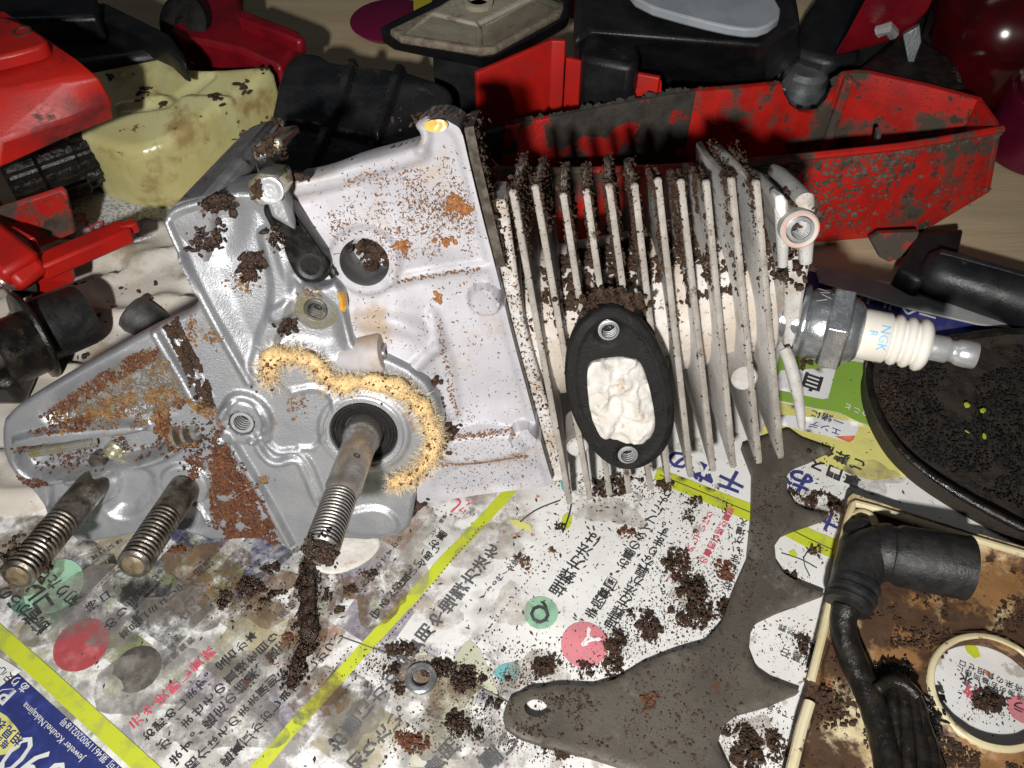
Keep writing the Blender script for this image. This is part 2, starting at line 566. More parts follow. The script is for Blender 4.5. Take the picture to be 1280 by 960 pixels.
mk('crankcase_side', relief(PO, eframe, plate_h, .055, holes=[np.stack([e(455, 540)[0] + .97 * np.cos(TT), e(455, 540)[1] + .97 * np.sin(TT)], 1), np.stack([e(394, 388)[0] + .26 * np.cos(TT), e(394, 388)[1] + .26 * np.sin(TT)], 1), np.stack([e(304, 526)[0] + .29 * np.cos(TT), e(304, 526)[1] + .29 * np.sin(TT)], 1)], depth=lambda u, v: np.where(u < .3, np.where(v > 7.3, -1.6, -.45), np.where(v < 4.5, -1.0, -2.0))), M_silver, engine, smooth=60)

# --- deep upper block behind the top left corner of the face
blk = pe([(204, 283), (205, 268), (216, 258), (254, 248), (268, 262), (262, 320), (250, 372), (228, 330)])
mk('crankcase_rear_block', loft([eframe(blk[:, 0], blk[:, 1], -.15 - .0 * blk[:, 0]), eframe(*pe([(300, 178), (303, 166), (318, 156), (343, 147), (357, 158), (354, 196), (344, 268), (322, 236)], -6.0).T, -6.0)]), M_silver_dk, engine, bevel=.15)
blk2 = pe([(258, 255), (300, 243), (336, 249), (350, 285), (360, 340), (262, 340)])
mk('crankcase_top_bracket', loft([eframe(blk2[:, 0], blk2[:, 1] - .02, -.5), eframe(blk2[:, 0] * .96, blk2[:, 1] - .5, -4.6)]), M_silver_dk, engine, bevel=.1)
def ebox(p0, p1, n0, n1, nref):
    (a0, b0), (a1, b1) = e(*p0, nref), e(*p1, nref)
    c = np.array([(a0, b0), (a1, b0), (a1, b1), (a0, b1)])
    return loft([eframe(c[:, 0], c[:, 1], n0), eframe(c[:, 0], c[:, 1], n1)])
nut = pe([(308, 228), (322, 216), (348, 219), (353, 240), (346, 254), (322, 260), (310, 248)], .7)
mk('square_nut', loft([eframe(nut[:, 0], nut[:, 1], -.3), eframe(nut[:, 0], nut[:, 1], .6), eframe(nut[:, 0].mean() + (nut[:, 0] - nut[:, 0].mean()) * .88, nut[:, 1].mean() + (nut[:, 1] - nut[:, 1].mean()) * .88, .7)]), M_yellow_zn, engine, bevel=.06)
nc = e(331, 240, .7)
mk('threaded_hole', lathe(EP(nc[0] + .12, nc[1], .66), EN, [(.30, 0), (.30, .06), (.25, .07), (.20, .05), (.15, .06), (.10, .05), (.01, .06)], 24), M_term, engine)
nut2 = pe([(314, 186), (326, 176), (350, 172), (354, 186), (340, 196), (318, 202)], -2.2)
mk('upper_bracket_lug', loft([eframe(nut2[:, 0], nut2[:, 1], -4.0), eframe(nut2[:, 0], nut2[:, 1], -2.2)]), M_yellow_zn, engine, bevel=.08)
# connecting web between the two lugs
web = np.array([e3(318, 200, -2.3), e3(340, 196, -2.3), e3(356, 215, -.5), e3(352, 236, .45), e3(322, 216, .6)])
mk('bracket_web', prism(web, -EB * 1.0), M_silver_dk, engine, bevel=.08)

# --- white painted half of the crankcase
NW = -.55
white_out = [(350, 262), (362, 226), (384, 224), (412, 216), (446, 202), (500, 188), (524, 180), (529, 168), (516, 156), (530, 149), (556, 148), (566, 154), (577, 160), (586, 200), (601, 262), (620, 335), (640, 420), (664, 505), (684, 580), (693, 606), (660, 611), (600, 619), (545, 627), (508, 636), (440, 600), (400, 480), (372, 340)]
WO = smooth_closed(pe(white_out, NW), 1)
hole_c = e(457, 325, NW)
tt = np.linspace(0, 2 * math.pi, 40, endpoint=False)
hole_ring = np.stack([hole_c[0] + .60 * np.cos(tt), hole_c[1] + .60 * np.sin(tt)], 1)
def white_h(U, V):
    k = dict(n=NW)
    h = NW + .03 * fbm(U * .5, V * .5)
    # a shallow dome over the crank, falling off to the cylinder
    c = e(490, 470, NW)
    h = h + .35 * np.clip(1 - np.hypot(U - c[0], V - c[1]) / 2.6, 0, 1)
    h = h + disc(U, V, (457, 325), .80, .16, .10, NW)
    h = h + ridge(U, V, [(362, 236), (412, 228), (446, 214), (500, 199), (528, 190)], .20, .14, .16, NW)
    h = h + ridge(U, V, [(527, 186), (534, 172), (530, 160)], .12, .14, .10, NW)
    h = h + area(U, V, [(365, 250), (440, 222), (470, 236), (420, 258), (372, 268)], -.16, .5, NW)
    h = h + ridge(U, V, [(566, 156), (577, 162), (586, 200), (601, 262), (620, 335), (640, 420), (664, 505), (684, 580), (693, 606)], .26, .08, .10, NW)
    h = h + area(U, V, [(490, 335), (600, 330), (628, 410), (648, 500), (560, 545), (545, 480), (530, 400)], -.20, .55, NW)
    h = h + ridge(U, V, [(493, 352), (540, 343), (604, 334)], .06, .12, .18, NW)
    h = h + ridge(U, V, [(540, 395), (556, 440), (566, 480), (568, 518)], .05, .10, .2, NW)
    h = h + ridge(U, V, [(455, 398), (500, 400), (530, 415), (545, 432)], .10, .12, .3, NW)
    h = h + ridge(U, V, [(545, 432), (520, 455), (505, 470)], .08, .12, .2, NW)
    h = h + disc(U, V, (606, 376), .36, .34, .08, NW)
    h = h + disc(U, V, (655, 541), .32, .36, .06, NW)
    h = h + area(U, V, [(555, 540), (648, 532), (662, 568), (548, 582)], .22, .16, NW)
    h = h + area(U, V, [(545, 585), (668, 572), (690, 604), (540, 626)], -.10, .18, NW)
    h = h + ridge(U, V, [(426, 420), (424, 450), (440, 470)], .2, .2, .2, NW)
    return h
mk('crankcase_body', relief(WO, eframe, white_h, .085, depth=lambda u, v: np.where(u > 6.2, NW - 1.9, NW - 1.2), holes=[hole_ring]), M_white, engine, smooth=60)
mk('inspection_hole_sleeve', lathe(EP(*hole_c, NW + .12), -EN, [(.60, 0), (.58, .1), (.56, 1.3), (.02, 1.32)], 40, False), M_silver_dk, engine)
hc = EP(hole_c[0], hole_c[1], NW - .9)
hp = hc + EA * rng.normal(0, .25, (90, 1)) + EB * rng.normal(0, .22, (90, 1)) + EN * .05
mk('grime_in_hole', crumbs(hp, .05 + .06 * rng.random(90)), M_saw, engine)
# slanted boss beside the felt
b0, b1 = e3(432, 446, -.35), e3(482, 440, -.22)
mk('angled_boss', lathe(b0, b1 - b0, [(.30, -.3), (.40, .0), (.48, .6), (.50, .95), (.46, 1.04), (.24, 1.06), (.20, .8)], 28), M_white, engine)
mk('boss_bore', lathe(b1, b1 - b0, [(.24, -.2), (.22, .03), (.12, .04), (.10, -.1)], 20), M_steel, engine)
# yellow sealant on the top lug
sl = pe([(530, 151), (554, 149), (561, 156), (556, 163), (544, 166), (530, 163)], -.3)
mk('sealant_smear', relief(smooth_closed(sl, 2), eframe, lambda U, V: -.32 + .06 * fbm(U * 4, V * 4), .05, depth=-.45), mat('yellow_sealant', (.75, .48, .10), (.62, .36, .08), rough=.3, scale=3), engine)
# dirty side face of the flange
fl = [(580, 160), (588, 200), (603, 262), (621, 335)]
fl3 = [e3(x, y, NW - .1) for x, y in fl]
bb = [p + EA * .22 for p in fl3]
cc = [p - EN * 2.2 for p in bb]
fv = np.array(fl3 + bb + cc + [p - EN * 2.2 for p in fl3])
mk('flange_gasket_edge', (fv, [(i, i + 1, i + 5, i + 4) for i in range(3)] + [(i + 4, i + 5, i + 9, i + 8) for i in range(3)] + [(0, 4, 8, 12), (3, 15, 11, 7)]), mat('burnt_flange_edge', (.045, .034, .024), (.12, .10, .08), rough=.8, scale=4, bump=.8, bscale=9), engine)

# --- cylinder: fins are plates across EA
fin_top = [641, 670, 703, 733, 762, 794, 823, 852, 883, 914, 945]
fin_top_y = [238, 240, 243, 238, 232, 230, 228, 228, 226, 226, 228]
fin_bot = [712, 738, 763, 788, 813, 837, 864, 891, 919, 948, 977]
fin_bot_y = [630, 624, 619, 616, 612, 602, 596, 589, 584, 579, 572]
back_len = [2.3, 2.2, 1.9, 1.8, 2.4, 2.2, 2.2, 2.6, 3.9, 3.8, 2.9]
fin_tip = [(654, 191), (679, 197), (705, 203), (732, 203), (760, 193), (787, 197), (818, 212), (846, 209), (870, 201), (889, 174), (915, 177)]
NF = -.8
fin_specs = []
for i in range(11):
    a1, b1 = e(fin_top[i], fin_top_y[i], NF)
    a0, b0 = e(fin_bot[i], fin_bot_y[i], NF)
    a1 += .02 * rng.normal(); a0 += .02 * rng.normal(); b1 += .04 * rng.normal()
    L = back_len[i]
    at, bt = e(*fin_tip[i], NF - L)
    rise = bt - b1
    prof = [(b0, NF - .12), (b0 - .04, NF - .04), (b0 + .06, NF), (b0 + 2, NF + .01), ((b0 + b1) / 2, NF + .015), (b1 - .12, NF + .01), (b1 + .02, NF), (b1 + .06, NF - .08),
            (b1 - .03, NF - .2), (b1 + rise * .3, NF - L * .32), (b1 + rise * .66, NF - L * .66), (b1 + rise, NF - L), (b1 + rise - .25, NF - L - .25), (b1 - 1.2, NF - L - .6), (b1 - 4.4, NF - 4.4), (b0 + 2.8, NF - 4.0), (b0 + 1.9, NF - 2.9), (b0 + .95, NF - 1.5), (b0 + .35, NF - .6)]
    prof = np.array(prof)
    k = (prof[:, 0] - b0) / (b1 - b0)
    ac = a0 + (a1 - a0) * k
    ac = ac + (at - a1) * np.clip((NF - prof[:, 1]) / L, 0, 1) * np.clip(k * 1.6 - .6, 0, 1)
    ac = ac - .018 * max(0, i - 3) * np.clip(NF - prof[:, 1], 0, 3)
    th = .078
    shrink = np.array([prof.mean(0)])
    c = prof.mean(0)
    d = np.linalg.norm(prof - c, axis=1)[:, None]
    pin = prof + (c - prof) / d * .025
    loops = [eframe(ac - th, pin[:, 0], pin[:, 1]), eframe(ac - th * .72, prof[:, 0], prof[:, 1]), eframe(ac + th * .72, prof[:, 0], prof[:, 1]), eframe(ac + th, pin[:, 0], pin[:, 1])]
    sv_, sf_ = ico(2)
    shoulder = (EP(a1, b1 - .03, NF - .06) + sv_ @ np.array([EA * .100, EB * .10, EN * .075]), sf_)
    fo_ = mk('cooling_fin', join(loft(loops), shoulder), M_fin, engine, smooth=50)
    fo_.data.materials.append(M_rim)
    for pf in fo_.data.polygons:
        if abs(np.dot(pf.normal, EA)) < .75: pf.material_index = 1  # edges facing the lamp get the darkened metal, side faces the lighter one
    fin_specs.append((a0, b0, a1, b1, L, at, rise))
# barrel
bc_b = (e(850, 512, -1.7)[1] + e(850, 312, -1.7)[1]) / 2
bc_r = 2.05
mk('cylinder_barrel', lathe(EP(6.9, bc_b + .25, -3.6), EA, [(1.9, 0), (2.15, .2), (2.15, 1.2), (bc_r, 1.5), (bc_r, 7.0), (1.6, 7.35), (1.0, 7.5)], 56), M_barrel, engine)
# foot of the cylinder bolted to the crankcase
ft = pe([(610, 250), (634, 250), (655, 400), (700, 560), (712, 600), (690, 604), (664, 510), (640, 425)], -1.1)
mk('cylinder_foot', loft([eframe(ft[:, 0], ft[:, 1], -3.0), eframe(ft[:, 0], ft[:, 1], -1.1)]), M_fin, engine, bevel=.08)
# bosses and columns on the barrel
for (x, y, n, r) in ((931, 474, -.82, .34), (722, 560, -1.0, .30)):
    c = e(x, y, n)
    mk('cast_pillar', lathe(EP(*c, -2.6), EN, [(r, 0), (r, 2.6 + n - .05), (r - .05, 2.6 + n), (.01, 2.6 + n + .01)], 24), M_fin, engine)
pl = pe([(730, 402), (800, 402), (816, 440), (800, 560), (740, 560), (715, 440)], -1.2)

# --- exhaust gasket
NG = -.12
g_out = smooth_closed(pe([(742, 392), (757, 384), (778, 386), (805, 404), (824, 432), (838, 468), (844, 505), (843, 540), (830, 568), (808, 585), (785, 590), (762, 584), (738, 562), (718, 528), (707, 492), (706, 458), (713, 425), (726, 403)], NG), 2)
g_hole = smooth_closed(pe([(734, 456), (745, 448), (790, 445), (804, 456), (814, 490), (820, 528), (815, 545), (796, 553), (772, 551), (745, 540), (737, 515), (733, 480)], NG), 2)
def ring(p, r, n):
    c = e(*p, n); t = np.linspace(0, 2 * math.pi, 26, endpoint=False)
    return np.stack([c[0] + r * np.cos(t), c[1] + r * np.sin(t)], 1)
gh1, gh2 = ring((761, 414), .26, NG), ring((785, 570), .24, NG)
def gask_h(U, V):
    d = pdist(U, V, g_out, True)
    h = NG + .02 * fbm(U * 3, V * 3) - .08 * np.clip(1 - d / .1, 0, 1) ** 2
    h = h + .05 * sstep(1 - (np.abs(d - .22)) / .09)
    for p in ((761, 414), (785, 570)):
        c = e(*p, NG)
        h = h - .10 * sstep(1 - (np.hypot(U - c[0], V - c[1]) - .26) / .16)
    return h
mk('exhaust_flange', relief(smooth_closed(pl, 1), eframe, lambda U, V: -.47 + 0 * U, .15, depth=-2.6, holes=[g_hole, gh1, gh2]), M_barrel, engine)
gk = mk('exhaust_gasket', relief(g_out, eframe, gask_h, .06, depth=-.5, holes=[g_hole, gh1, gh2]), M_gasket, engine, smooth=60)
for p in ((761, 414), (785, 570)):
    c = e(*p, NG)
    mk('threaded_insert', bore(EP(*c, NG - 1.3), EN, .185, .255, 1.24, .10, 26), M_term, gk)
    mk('bore_shade_disc', lathe(EP(*c, NG - .5), EN, [(.26, 0), (.25, .02), (.01, .03)], 20), M_gloss_blk, gk)  # black disc stands in for the dark depth of the bore

# --- cylinder head end: stepped bosses and the decompression hole
hb = e(1000, 287, -.3)
mk('head_boss', lathe(EP(*hb, -4.2), EN, [(.36, 0), (.40, 3.2), (.44, 3.6), (.45, 3.9), (.40, 3.96), (.33, 3.92), (.30, 3.8), (.28, 3.2)], 32, False), M_fin, engine)
mk('threaded_hole', bore(EP(*hb, -1.6), EN, .22, .29, 1.31, .09, 28), M_term, engine)
mk('bore_shade_disc', lathe(EP(*hb, -.95), EN, [(.29, 0), (.28, .02), (.01, .03)], 20), M_gloss_blk, engine)  # black disc painted in for shade down the hole
pk = lathe(EP(*hb, -.25), EN, [(.34, 0), (.40, .015), (.43, -.01), (.42, -.03)], 32, False)
mk('worn_pink_rim', pk, mat('worn_pink_paint', (.62, .38, .34), (.55, .46, .38), rough=.5, scale=4), engine)
for (p0, p1, n1, r) in (((976, 255), (941, 192), -2.9, .17), ((1006, 250), (968, 194), -2.6, .22)):
    q0 = e(*p0, -.75)
    q = EP(*q0, -.75)
    mk('head_fin', tube([q - EB * 1.6 - EN * .2, q - EB * .5, q, q - EN * 1.0 + EB * .03, q - EN * 2.2 + EB * .05, q - EN * 2.9, q - EN * 3.1 - EB * .3], [r * .7, r, r, r * .95, r * .9, r * .8, r * .4], 12, squash=1.0), M_fin, engine)
    mk('fin_web', prism([q - EB * .1, q - EN * 2.9, q - EN * 3.1 - EB * 3.2, q - EB * 1.9 - EN * .9], EA * .16), M_fin, engine)
lug = pe([(969, 246), (979, 243), (984, 252), (983, 264), (990, 272), (976, 274), (970, 262)], -.55)
mk('chipped_lug', loft([eframe(lug[:, 0], lug[:, 1], -1.2), eframe(lug[:, 0], lug[:, 1], -.55)]), mat('bare_white_metal', (.74, .73, .72), rough=.5), engine, bevel=.05)
hd = pe([(984, 300), (1013, 306), (1015, 330), (1006, 380), (1000, 440), (982, 440)], -1.5)
mk('cylinder_head', loft([eframe(hd[:, 0], hd[:, 1], -4.6), eframe(hd[:, 0], hd[:, 1], -1.6)]), M_fin, engine, bevel=.1)
q0, q1 = e(988, 452, -1.1), e(1003, 536, -1.1)
hf = [EP(q0[0] - .1, q0[1] + .3, -1.3), EP(*q0, -1.15), EP((q0[0] + q1[0]) / 2 + .05, (q0[1] + q1[1]) / 2, -1.1), EP(*q1, -1.15)]
mk('head_fin', tube(smooth_open(hf, 2), np.r_[np.linspace(.16, .17, 9), np.linspace(.16, .09, len(smooth_open(hf, 2)) - 9)], 12, squash=1.0), M_fin, engine)

# --- crankshaft
cs = e(455, 540, 0)
CS = EP(*cs, 0)
sh = mk('crankshaft', lathe(CS, EN, [(.50, -.4), (.50, .35), (.45, .55), (.42, .62), (.42, 2.6), (.385, 2.68), (.385, 3.0)], 40), M_steel, engine, smooth=40)
mk('shaft_thread', thread(CS + EN * 3.0, EN, .325, .385, 1.9, .12, 32), M_steel, sh, smooth=25)
mk('shaft_tip', lathe(CS + EN * 4.85, EN, [(.33, 0), (.32, .1), (.27, .16), (.23, .12), (.01, .11)], 28), M_steel_dirty, sh)
kw = CS + EN * 1.75
kc = kw + nrm(np.array([.35, -.2, .91]) - EN * (np.array([.35, -.2, .91]) @ EN)) * .418
mk('punch_mark', lathe(kc, kc - kw, [(.085, -.02), (.085, .008), (.05, .009), (.045, -.01)], 16), M_gloss_blk, sh)
mk('bearing_seal', lathe(CS, EN, [(.97, -.3), (.97, .0), (.86, .0), (.85, .04), (.80, .05), (.76, .0), (.72, .0), (.68, .04), (.60, .03), (.52, -.04), (.49, -.2)], 44), M_gasket, engine)
mk('bearing_ring', lathe(CS, EN, [(1.06, -.1), (1.06, .07), (1.02, .09), (.90, .07), (.87, .02), (.86, -.1)], 44), M_silver, engine)

# --- guide bar studs
for (x, y, Lf, Ls, r) in ((118, 604, 3.75, 1.75, .41), (233, 606, 3.3, 1.45, .40)):
    c = EP(*e(x, y, 0), 0)
    st = mk('bar_stud', lathe(c, EN, [(r, -.4), (r, Ls - .1), (r * .93, Ls)], 32), M_steel_dirty, engine)
    mk('stud_thread', thread(c + EN * Ls, EN, r * .84, r * .99, Lf - Ls, .15, 28), M_steel_dirty, st, smooth=25)
    mk('stud_tip', lathe(c + EN * (Lf - .05), EN, [(r * .86, 0), (r * .82, .10), (r * .62, .15), (.01, .16)], 24), mat('brassy_tip', (.17, .12, .07), (.30, .24, .15), rough=.42, metal=.6, scale=4, bump=.4, bscale=9), st)

# --- chain tensioner lying in its slot
s0, s1 = e3(38, 566, -.18), e3(118, 552, -.2)
mk('tensioner_screw', thread(s0, s1 - s0, .105, .145, float(np.linalg.norm(s1 - s0)), .065, 16), M_yellow_zn, engine, smooth=25)
s2 = e3(124, 575, -.25)
mk('tensioner_pin', lathe(s2, EN, [(.24, -.2), (.24, .12), (.2, .16), (.05, .17)], 20), M_steel_dirty, engine)
s3 = e3(142, 564, -.3)
mk('tensioner_pin', lathe(s3, EN, [(.26, -.1), (.26, .05), (.18, .08), (.17, -.05)], 20), M_yellow_zn, engine)
s4, s5 = e3(221, 545, .15), e3(244, 540, .15)
for k in range(3):
    p = s4 + (s5 - s4) * k / 2
    mk('washer', lathe(p, s5 - s4, [(.10, -.04), (.30 - .04 * k, -.04), (.30 - .04 * k, .05), (.10, .05)], 22), M_yellow_zn, engine)

c_ = e(304, 526, 0)
mk('threaded_hole', bore(EP(*c_, -.9), EN, .22, .295, 1.0, .10, 26), M_term, engine)
mk('bore_shade_disc', lathe(EP(*c_, -.45), EN, [(.29, 0), (.28, .02), (.01, .03)], 20), M_gloss_blk, engine)  # shade inside the hole, drawn as a black disc

# --- black rubber damper strip, ports and oil
r0, r1 = e(349, 262, -.2), e(390, 330, -.2)
dirv = nrm(r1 - r0); pv = np.array([-dirv[1], dirv[0]])
t = np.linspace(0, math.pi, 14)
rb = np.array([r1 + .46 * (np.cos(k) * -pv + np.sin(k) * dirv) for k in t] + [r0 + .34 * (np.cos(k) * pv - np.sin(k) * dirv) for k in t])
strip = mk('rubber_strip', loft([eframe(rb[:, 0], rb[:, 1], -.6), eframe(rb[:, 0], rb[:, 1], -.12), eframe(rb[:, 0].mean() + (rb[:, 0] - rb[:, 0].mean()) * .93, rb[:, 1].mean() + (rb[:, 1] - rb[:, 1].mean()) * .95, -.04)]), mat('oily_rubber', (.007, .007, .007), (.012, .011, .010), rough=.16, rough2=.3, scale=3, bump=.15), engine, bevel=.03)
mk('rubber_ring', lathe(EP(*r1, -.05), EN, [(.34, -.05), (.34, .04), (.30, .07), (.22, .04), (.20, -.1)], 28), M_black_rub, strip)
g0 = e(366, 276, 0); g1 = e(415, 352, 0)
mk('gap_seam', tube([EP(*g0, -.35), EP((g0[0] + g1[0]) / 2, (g0[1] + g1[1]) / 2, -.36), EP(*g1, -.36)], .12, 8), M_gloss_blk, engine)
pc = e(394, 388, 0)
mk('threaded_port', lathe(EP(*pc, -.3), EN, [(.55, 0), (.55, .2), (.50, .26), (.30, .26), (.26, .2), (.25, 0)], 30, False), M_yellow_zn, engine)
mk('threaded_hole', bore(EP(*pc, -1.0), EN, .19, .26, .95, .09, 24), M_steel, engine)
mk('bore_shade_disc', lathe(EP(*pc, -.55), EN, [(.26, 0), (.25, .02), (.01, .03)], 20), M_gloss_blk, engine)  # black disc in place of shade inside the port
oc = e(423, 376, 0)
u = np.linspace(0, 2 * math.pi, 24, endpoint=False)
ov = np.stack([oc[0] + .13 * np.cos(u), oc[1] + .36 * np.sin(u)], 1)
mk('amber_oil_drop', loft([eframe(ov[:, 0], ov[:, 1], -.35), eframe(ov[:, 0], ov[:, 1], -.1), eframe(oc[0] + (ov[:, 0] - oc[0]) * .6, oc[1] + (ov[:, 1] - oc[1]) * .7, -.02)]), M_amber, engine)

# --- felt-like band of oiled wood fibre round the bearing
fp = [(338, 476), (334, 456), (345, 443), (372, 444), (394, 452), (408, 472), (424, 483), (452, 476), (484, 479), (512, 492), (532, 514), (544, 540), (541, 568), (526, 588), (502, 602), (486, 604)]
fpath = smooth_open(np.array([EP(*e(x, y, .22), .22) for x, y in fp]), 2)
fpath = resample(fpath, .12, False)
fr = .19 + .20 * vnoise(np.arange(len(fpath)) * .35, 3.3)
fr[:4] *= np.linspace(.5, 1, 4); fr[-4:] *= np.linspace(1, .4, 4)
fb = tube(fpath, fr, 12)
fv = fb[0] + .10 * np.stack([fbm(fb[0][:, 0] * 5, fb[0][:, 1] * 5, fb[0][:, 2] * 5 + k * 9) for k in range(3)], 1)
felt = mk('fibre_band', (fv, fb[1]), M_felt, engine, smooth=180)
nF = 9000
ii = rng.integers(0, len(fpath) - 1, nF)
ii = ii[fbm(ii * .22, 1.7, 0, 2) + .5 * rng.random(nF) > -.05]
nF = len(ii)
base = fpath[ii] + rng.normal(0, .08, (nF, 3))
out = rng.normal(size=(nF, 3)); out += EN * .6; out -= EN[None] * np.minimum(0, out @ EN)[:, None]
out /= np.linalg.norm(out, axis=1)[:, None]
ln = (.10 + .20 * rng.random((nF, 1)))
p0 = base + out * .16
p1 = base + out * (.16 + ln) + rng.normal(0, .03, (nF, 3))
sd = np.cross(out, rng.normal(size=(nF, 3))); sd /= np.linalg.norm(sd, axis=1)[:, None]
hv = np.stack([p0 - sd * .006, p0 + sd * .006, p1], 1).reshape(-1, 3)
hr = mk('fibre_fuzz', (hv, [(3 * k, 3 * k + 1, 3 * k + 2) for k in range(nF)]), M_fibre, felt, smooth=0, fix=False)
hr['kind'] = 'stuff'

# --- spark plug
PA = nrm(np.array([.943, -.325, .06]))
PB = e3(1002, 402, -2.0)
PK = .86
plug = mk('spark_plug', lathe(PB, PA, [(.5, -1.2), (.5, -.12), (.93, -.1), (.98, -.04), (.98, .03), (.92, .07), (.86, .09), (.90, .13), (.93, .17), (.92, .58), (.88, .6)], 48), M_plug_zinc, engine, smooth=40)
u_, v_, w_ = basis(PA)
def hexl(r, h, ph=.30):
    a = np.arange(6) * math.pi / 3 + ph
    return PB + PA * h + r * (np.cos(a)[:, None] * u_ + np.sin(a)[:, None] * v_)
mk('hex_nut', loft([hexl(1.0, .54), hexl(1.17, .60), hexl(1.17, 1.08), hexl(1.0, 1.14)]), M_plug_zinc, plug, bevel=.025)
mk('crimp_collar', lathe(PB, PA, [(.88, 1.08), (.87, 1.22), (.80, 1.36), (.70, 1.46), (.60, 1.50)], 48), M_plug_zinc, plug)
rib = [(.63, 1.42), (.66, 1.55), (.66, 2.12), (.61, 2.17), (.56, 2.20)]
for k in range(3):
    c = 2.34 + .30 * k
    rr = .67 if k < 2 else .69
    rib += [(.56, c - .13), (rr - .04, c - .09), (rr, c), (rr - .04, c + .09), (.56, c + .13)]
rib[-2:] = [(.64, 3.06), (.52, 3.15), (.34, 3.18)]
mk('insulator', lathe(PB, PA, rib, 48), M_ceram, plug, smooth=60)
mk('terminal', lathe(PB, PA, [(.34, 3.1), (.34, 3.56), (.32, 3.60), (.28, 3.64), (.28, 3.74), (.32, 3.80), (.34, 3.86), (.355, 4.0), (.345, 4.22), (.32, 4.27), (.2, 4.28)], 36), M_term, plug, smooth=50)
# stamped marks on the shell
sv = []
for k in range(16):
    a = 1.9 + k * .19
    rad = math.cos(a) * u_ + math.sin(a) * v_
    tanv = -math.sin(a) * u_ + math.cos(a) * v_
    c = PB + PA * (.37 + .05 * (k % 3 - 1)) + rad * .925
    x, y = PA * .13 + tanv * .06 * (-1) ** k, nrm(np.cross(rad, PA)) * .018
    sv.append((np.array([c - x - y, c + x - y, c + x + y, c - x + y, c - x * .8 + rad * .015, c + x * .8 + rad * .015]), [(0, 1, 5, 4), (2, 3, 4, 5), (1, 2, 5), (3, 0, 4)]))
mk('stamped_marks', join(*sv), M_term, plug, smooth=0)

def text_mesh(s, size, vertical=False, bold=0.0, align='CENTER'):
    cu = bpy.data.curves.new('txt', 'FONT')
    cu.body = '\n'.join(s) if vertical else s
    cu.size = 1.0
    cu.align_x = align
    cu.align_y = 'CENTER'
    cu.resolution_u = 2
    cu.offset = bold
    if vertical: cu.space_line = 1.0
    o = bpy.data.objects.new('txt', cu)
    col.objects.link(o)
    bpy.context.view_layer.update()
    me = bpy.data.meshes.new_from_object(o.evaluated_get(bpy.context.evaluated_depsgraph_get()))
    V = np.array([v.co[:2] for v in me.vertices]) if len(me.vertices) else np.zeros((0, 2))
    Fs = [tuple(p.vertices) for p in me.polygons]
    bpy.data.objects.remove(o); bpy.data.curves.remove(cu); bpy.data.meshes.remove(me)
    return V * size, Fs
# NGK R printed round the insulator; letters run round the barrel
def plug_text(s, h, phase, size):
    V, Fs = text_mesh(s, 1.0, bold=.012)
    V = V * size
    ang = phase + V[:, 0] / .66
    rad = np.cos(ang)[:, None] * u_ + np.sin(ang)[:, None] * v_
    return PB + PA * (h + V[:, 1])[:, None] + rad * .663, Fs
# angle of the side that faces the viewer
tov = nrm(CAM - (PB + PA * 1.9)); ph0 = math.atan2(tov @ v_, tov @ u_)
mk('printed_letters', plug_text('NGK', 1.97, ph0 + .02, .32), M_blue_ink, plug, smooth=0, fix=False)
mk('printed_letters', plug_text('R', 1.70, ph0 - .08, .28), M_blue_ink, plug, smooth=0, fix=False)
# ------------------------------------------------------------------ bench, cloth, newspaper
M_wood = mat('bench_wood', (.54, .43, .28), (.42, .33, .20), rough=.7, scale=.35, contrast=(.3, .7), bump=.35, bscale=5, layers=[((.20, .14, .09), .8, .60, .74, .7), ((.12, .08, .05), 5, .68, .74, .8)])
def wood_grain(m):
    nt = m.node_tree
    for n in nt.nodes:
        if n.type == 'MAPPING': n.inputs['Scale'].default_value = (.18, 1.6, 1)
wood_grain(M_wood)
bench = mk('bench', prism([(-90, -30, -.03), (90, -30, -.03), (90, 42, -.03), (-90, 42, -.03)], (0, 0, -3)), M_wood, smooth=0)
bench['kind'] = 'structure'
floor = mk('floor', prism([(-300, -60, -45), (300, -60, -45), (300, 500, -45), (-300, 500, -45)], (0, 0, -3)), mat('dim_concrete', (.05, .05, .05), (.03, .03, .03), rough=.8), smooth=0)
floor['kind'] = 'structure'

def tp(pts, z=0.0):
    return np.array([T(x, y, z)[:2] for x, y in pts])

FOLDS = [(*T(560, 705)[:2], math.radians(149)), (*T(560, 800)[:2], math.radians(57)), (*T(960, 700)[:2], math.radians(59)), (*T(300, 860)[:2], math.radians(146))]
def paper_h(U, V):
    cr = 0
    for (px, py, ang) in FOLDS:
        dd = np.abs((U - px) * -math.sin(ang) + (V - py) * math.cos(ang))
        cr = cr + .06 * sstep(1 - dd / .8)
    return .05 + cr + .10 * (fbm(U * .22 + 3, V * .22, 0, 3) + .4) + .03 * np.abs(fbm(U * .55, V * .55 + 5, 2.2, 2)) + .012 * fbm(U * 1.3, V * 1.3 + 5)

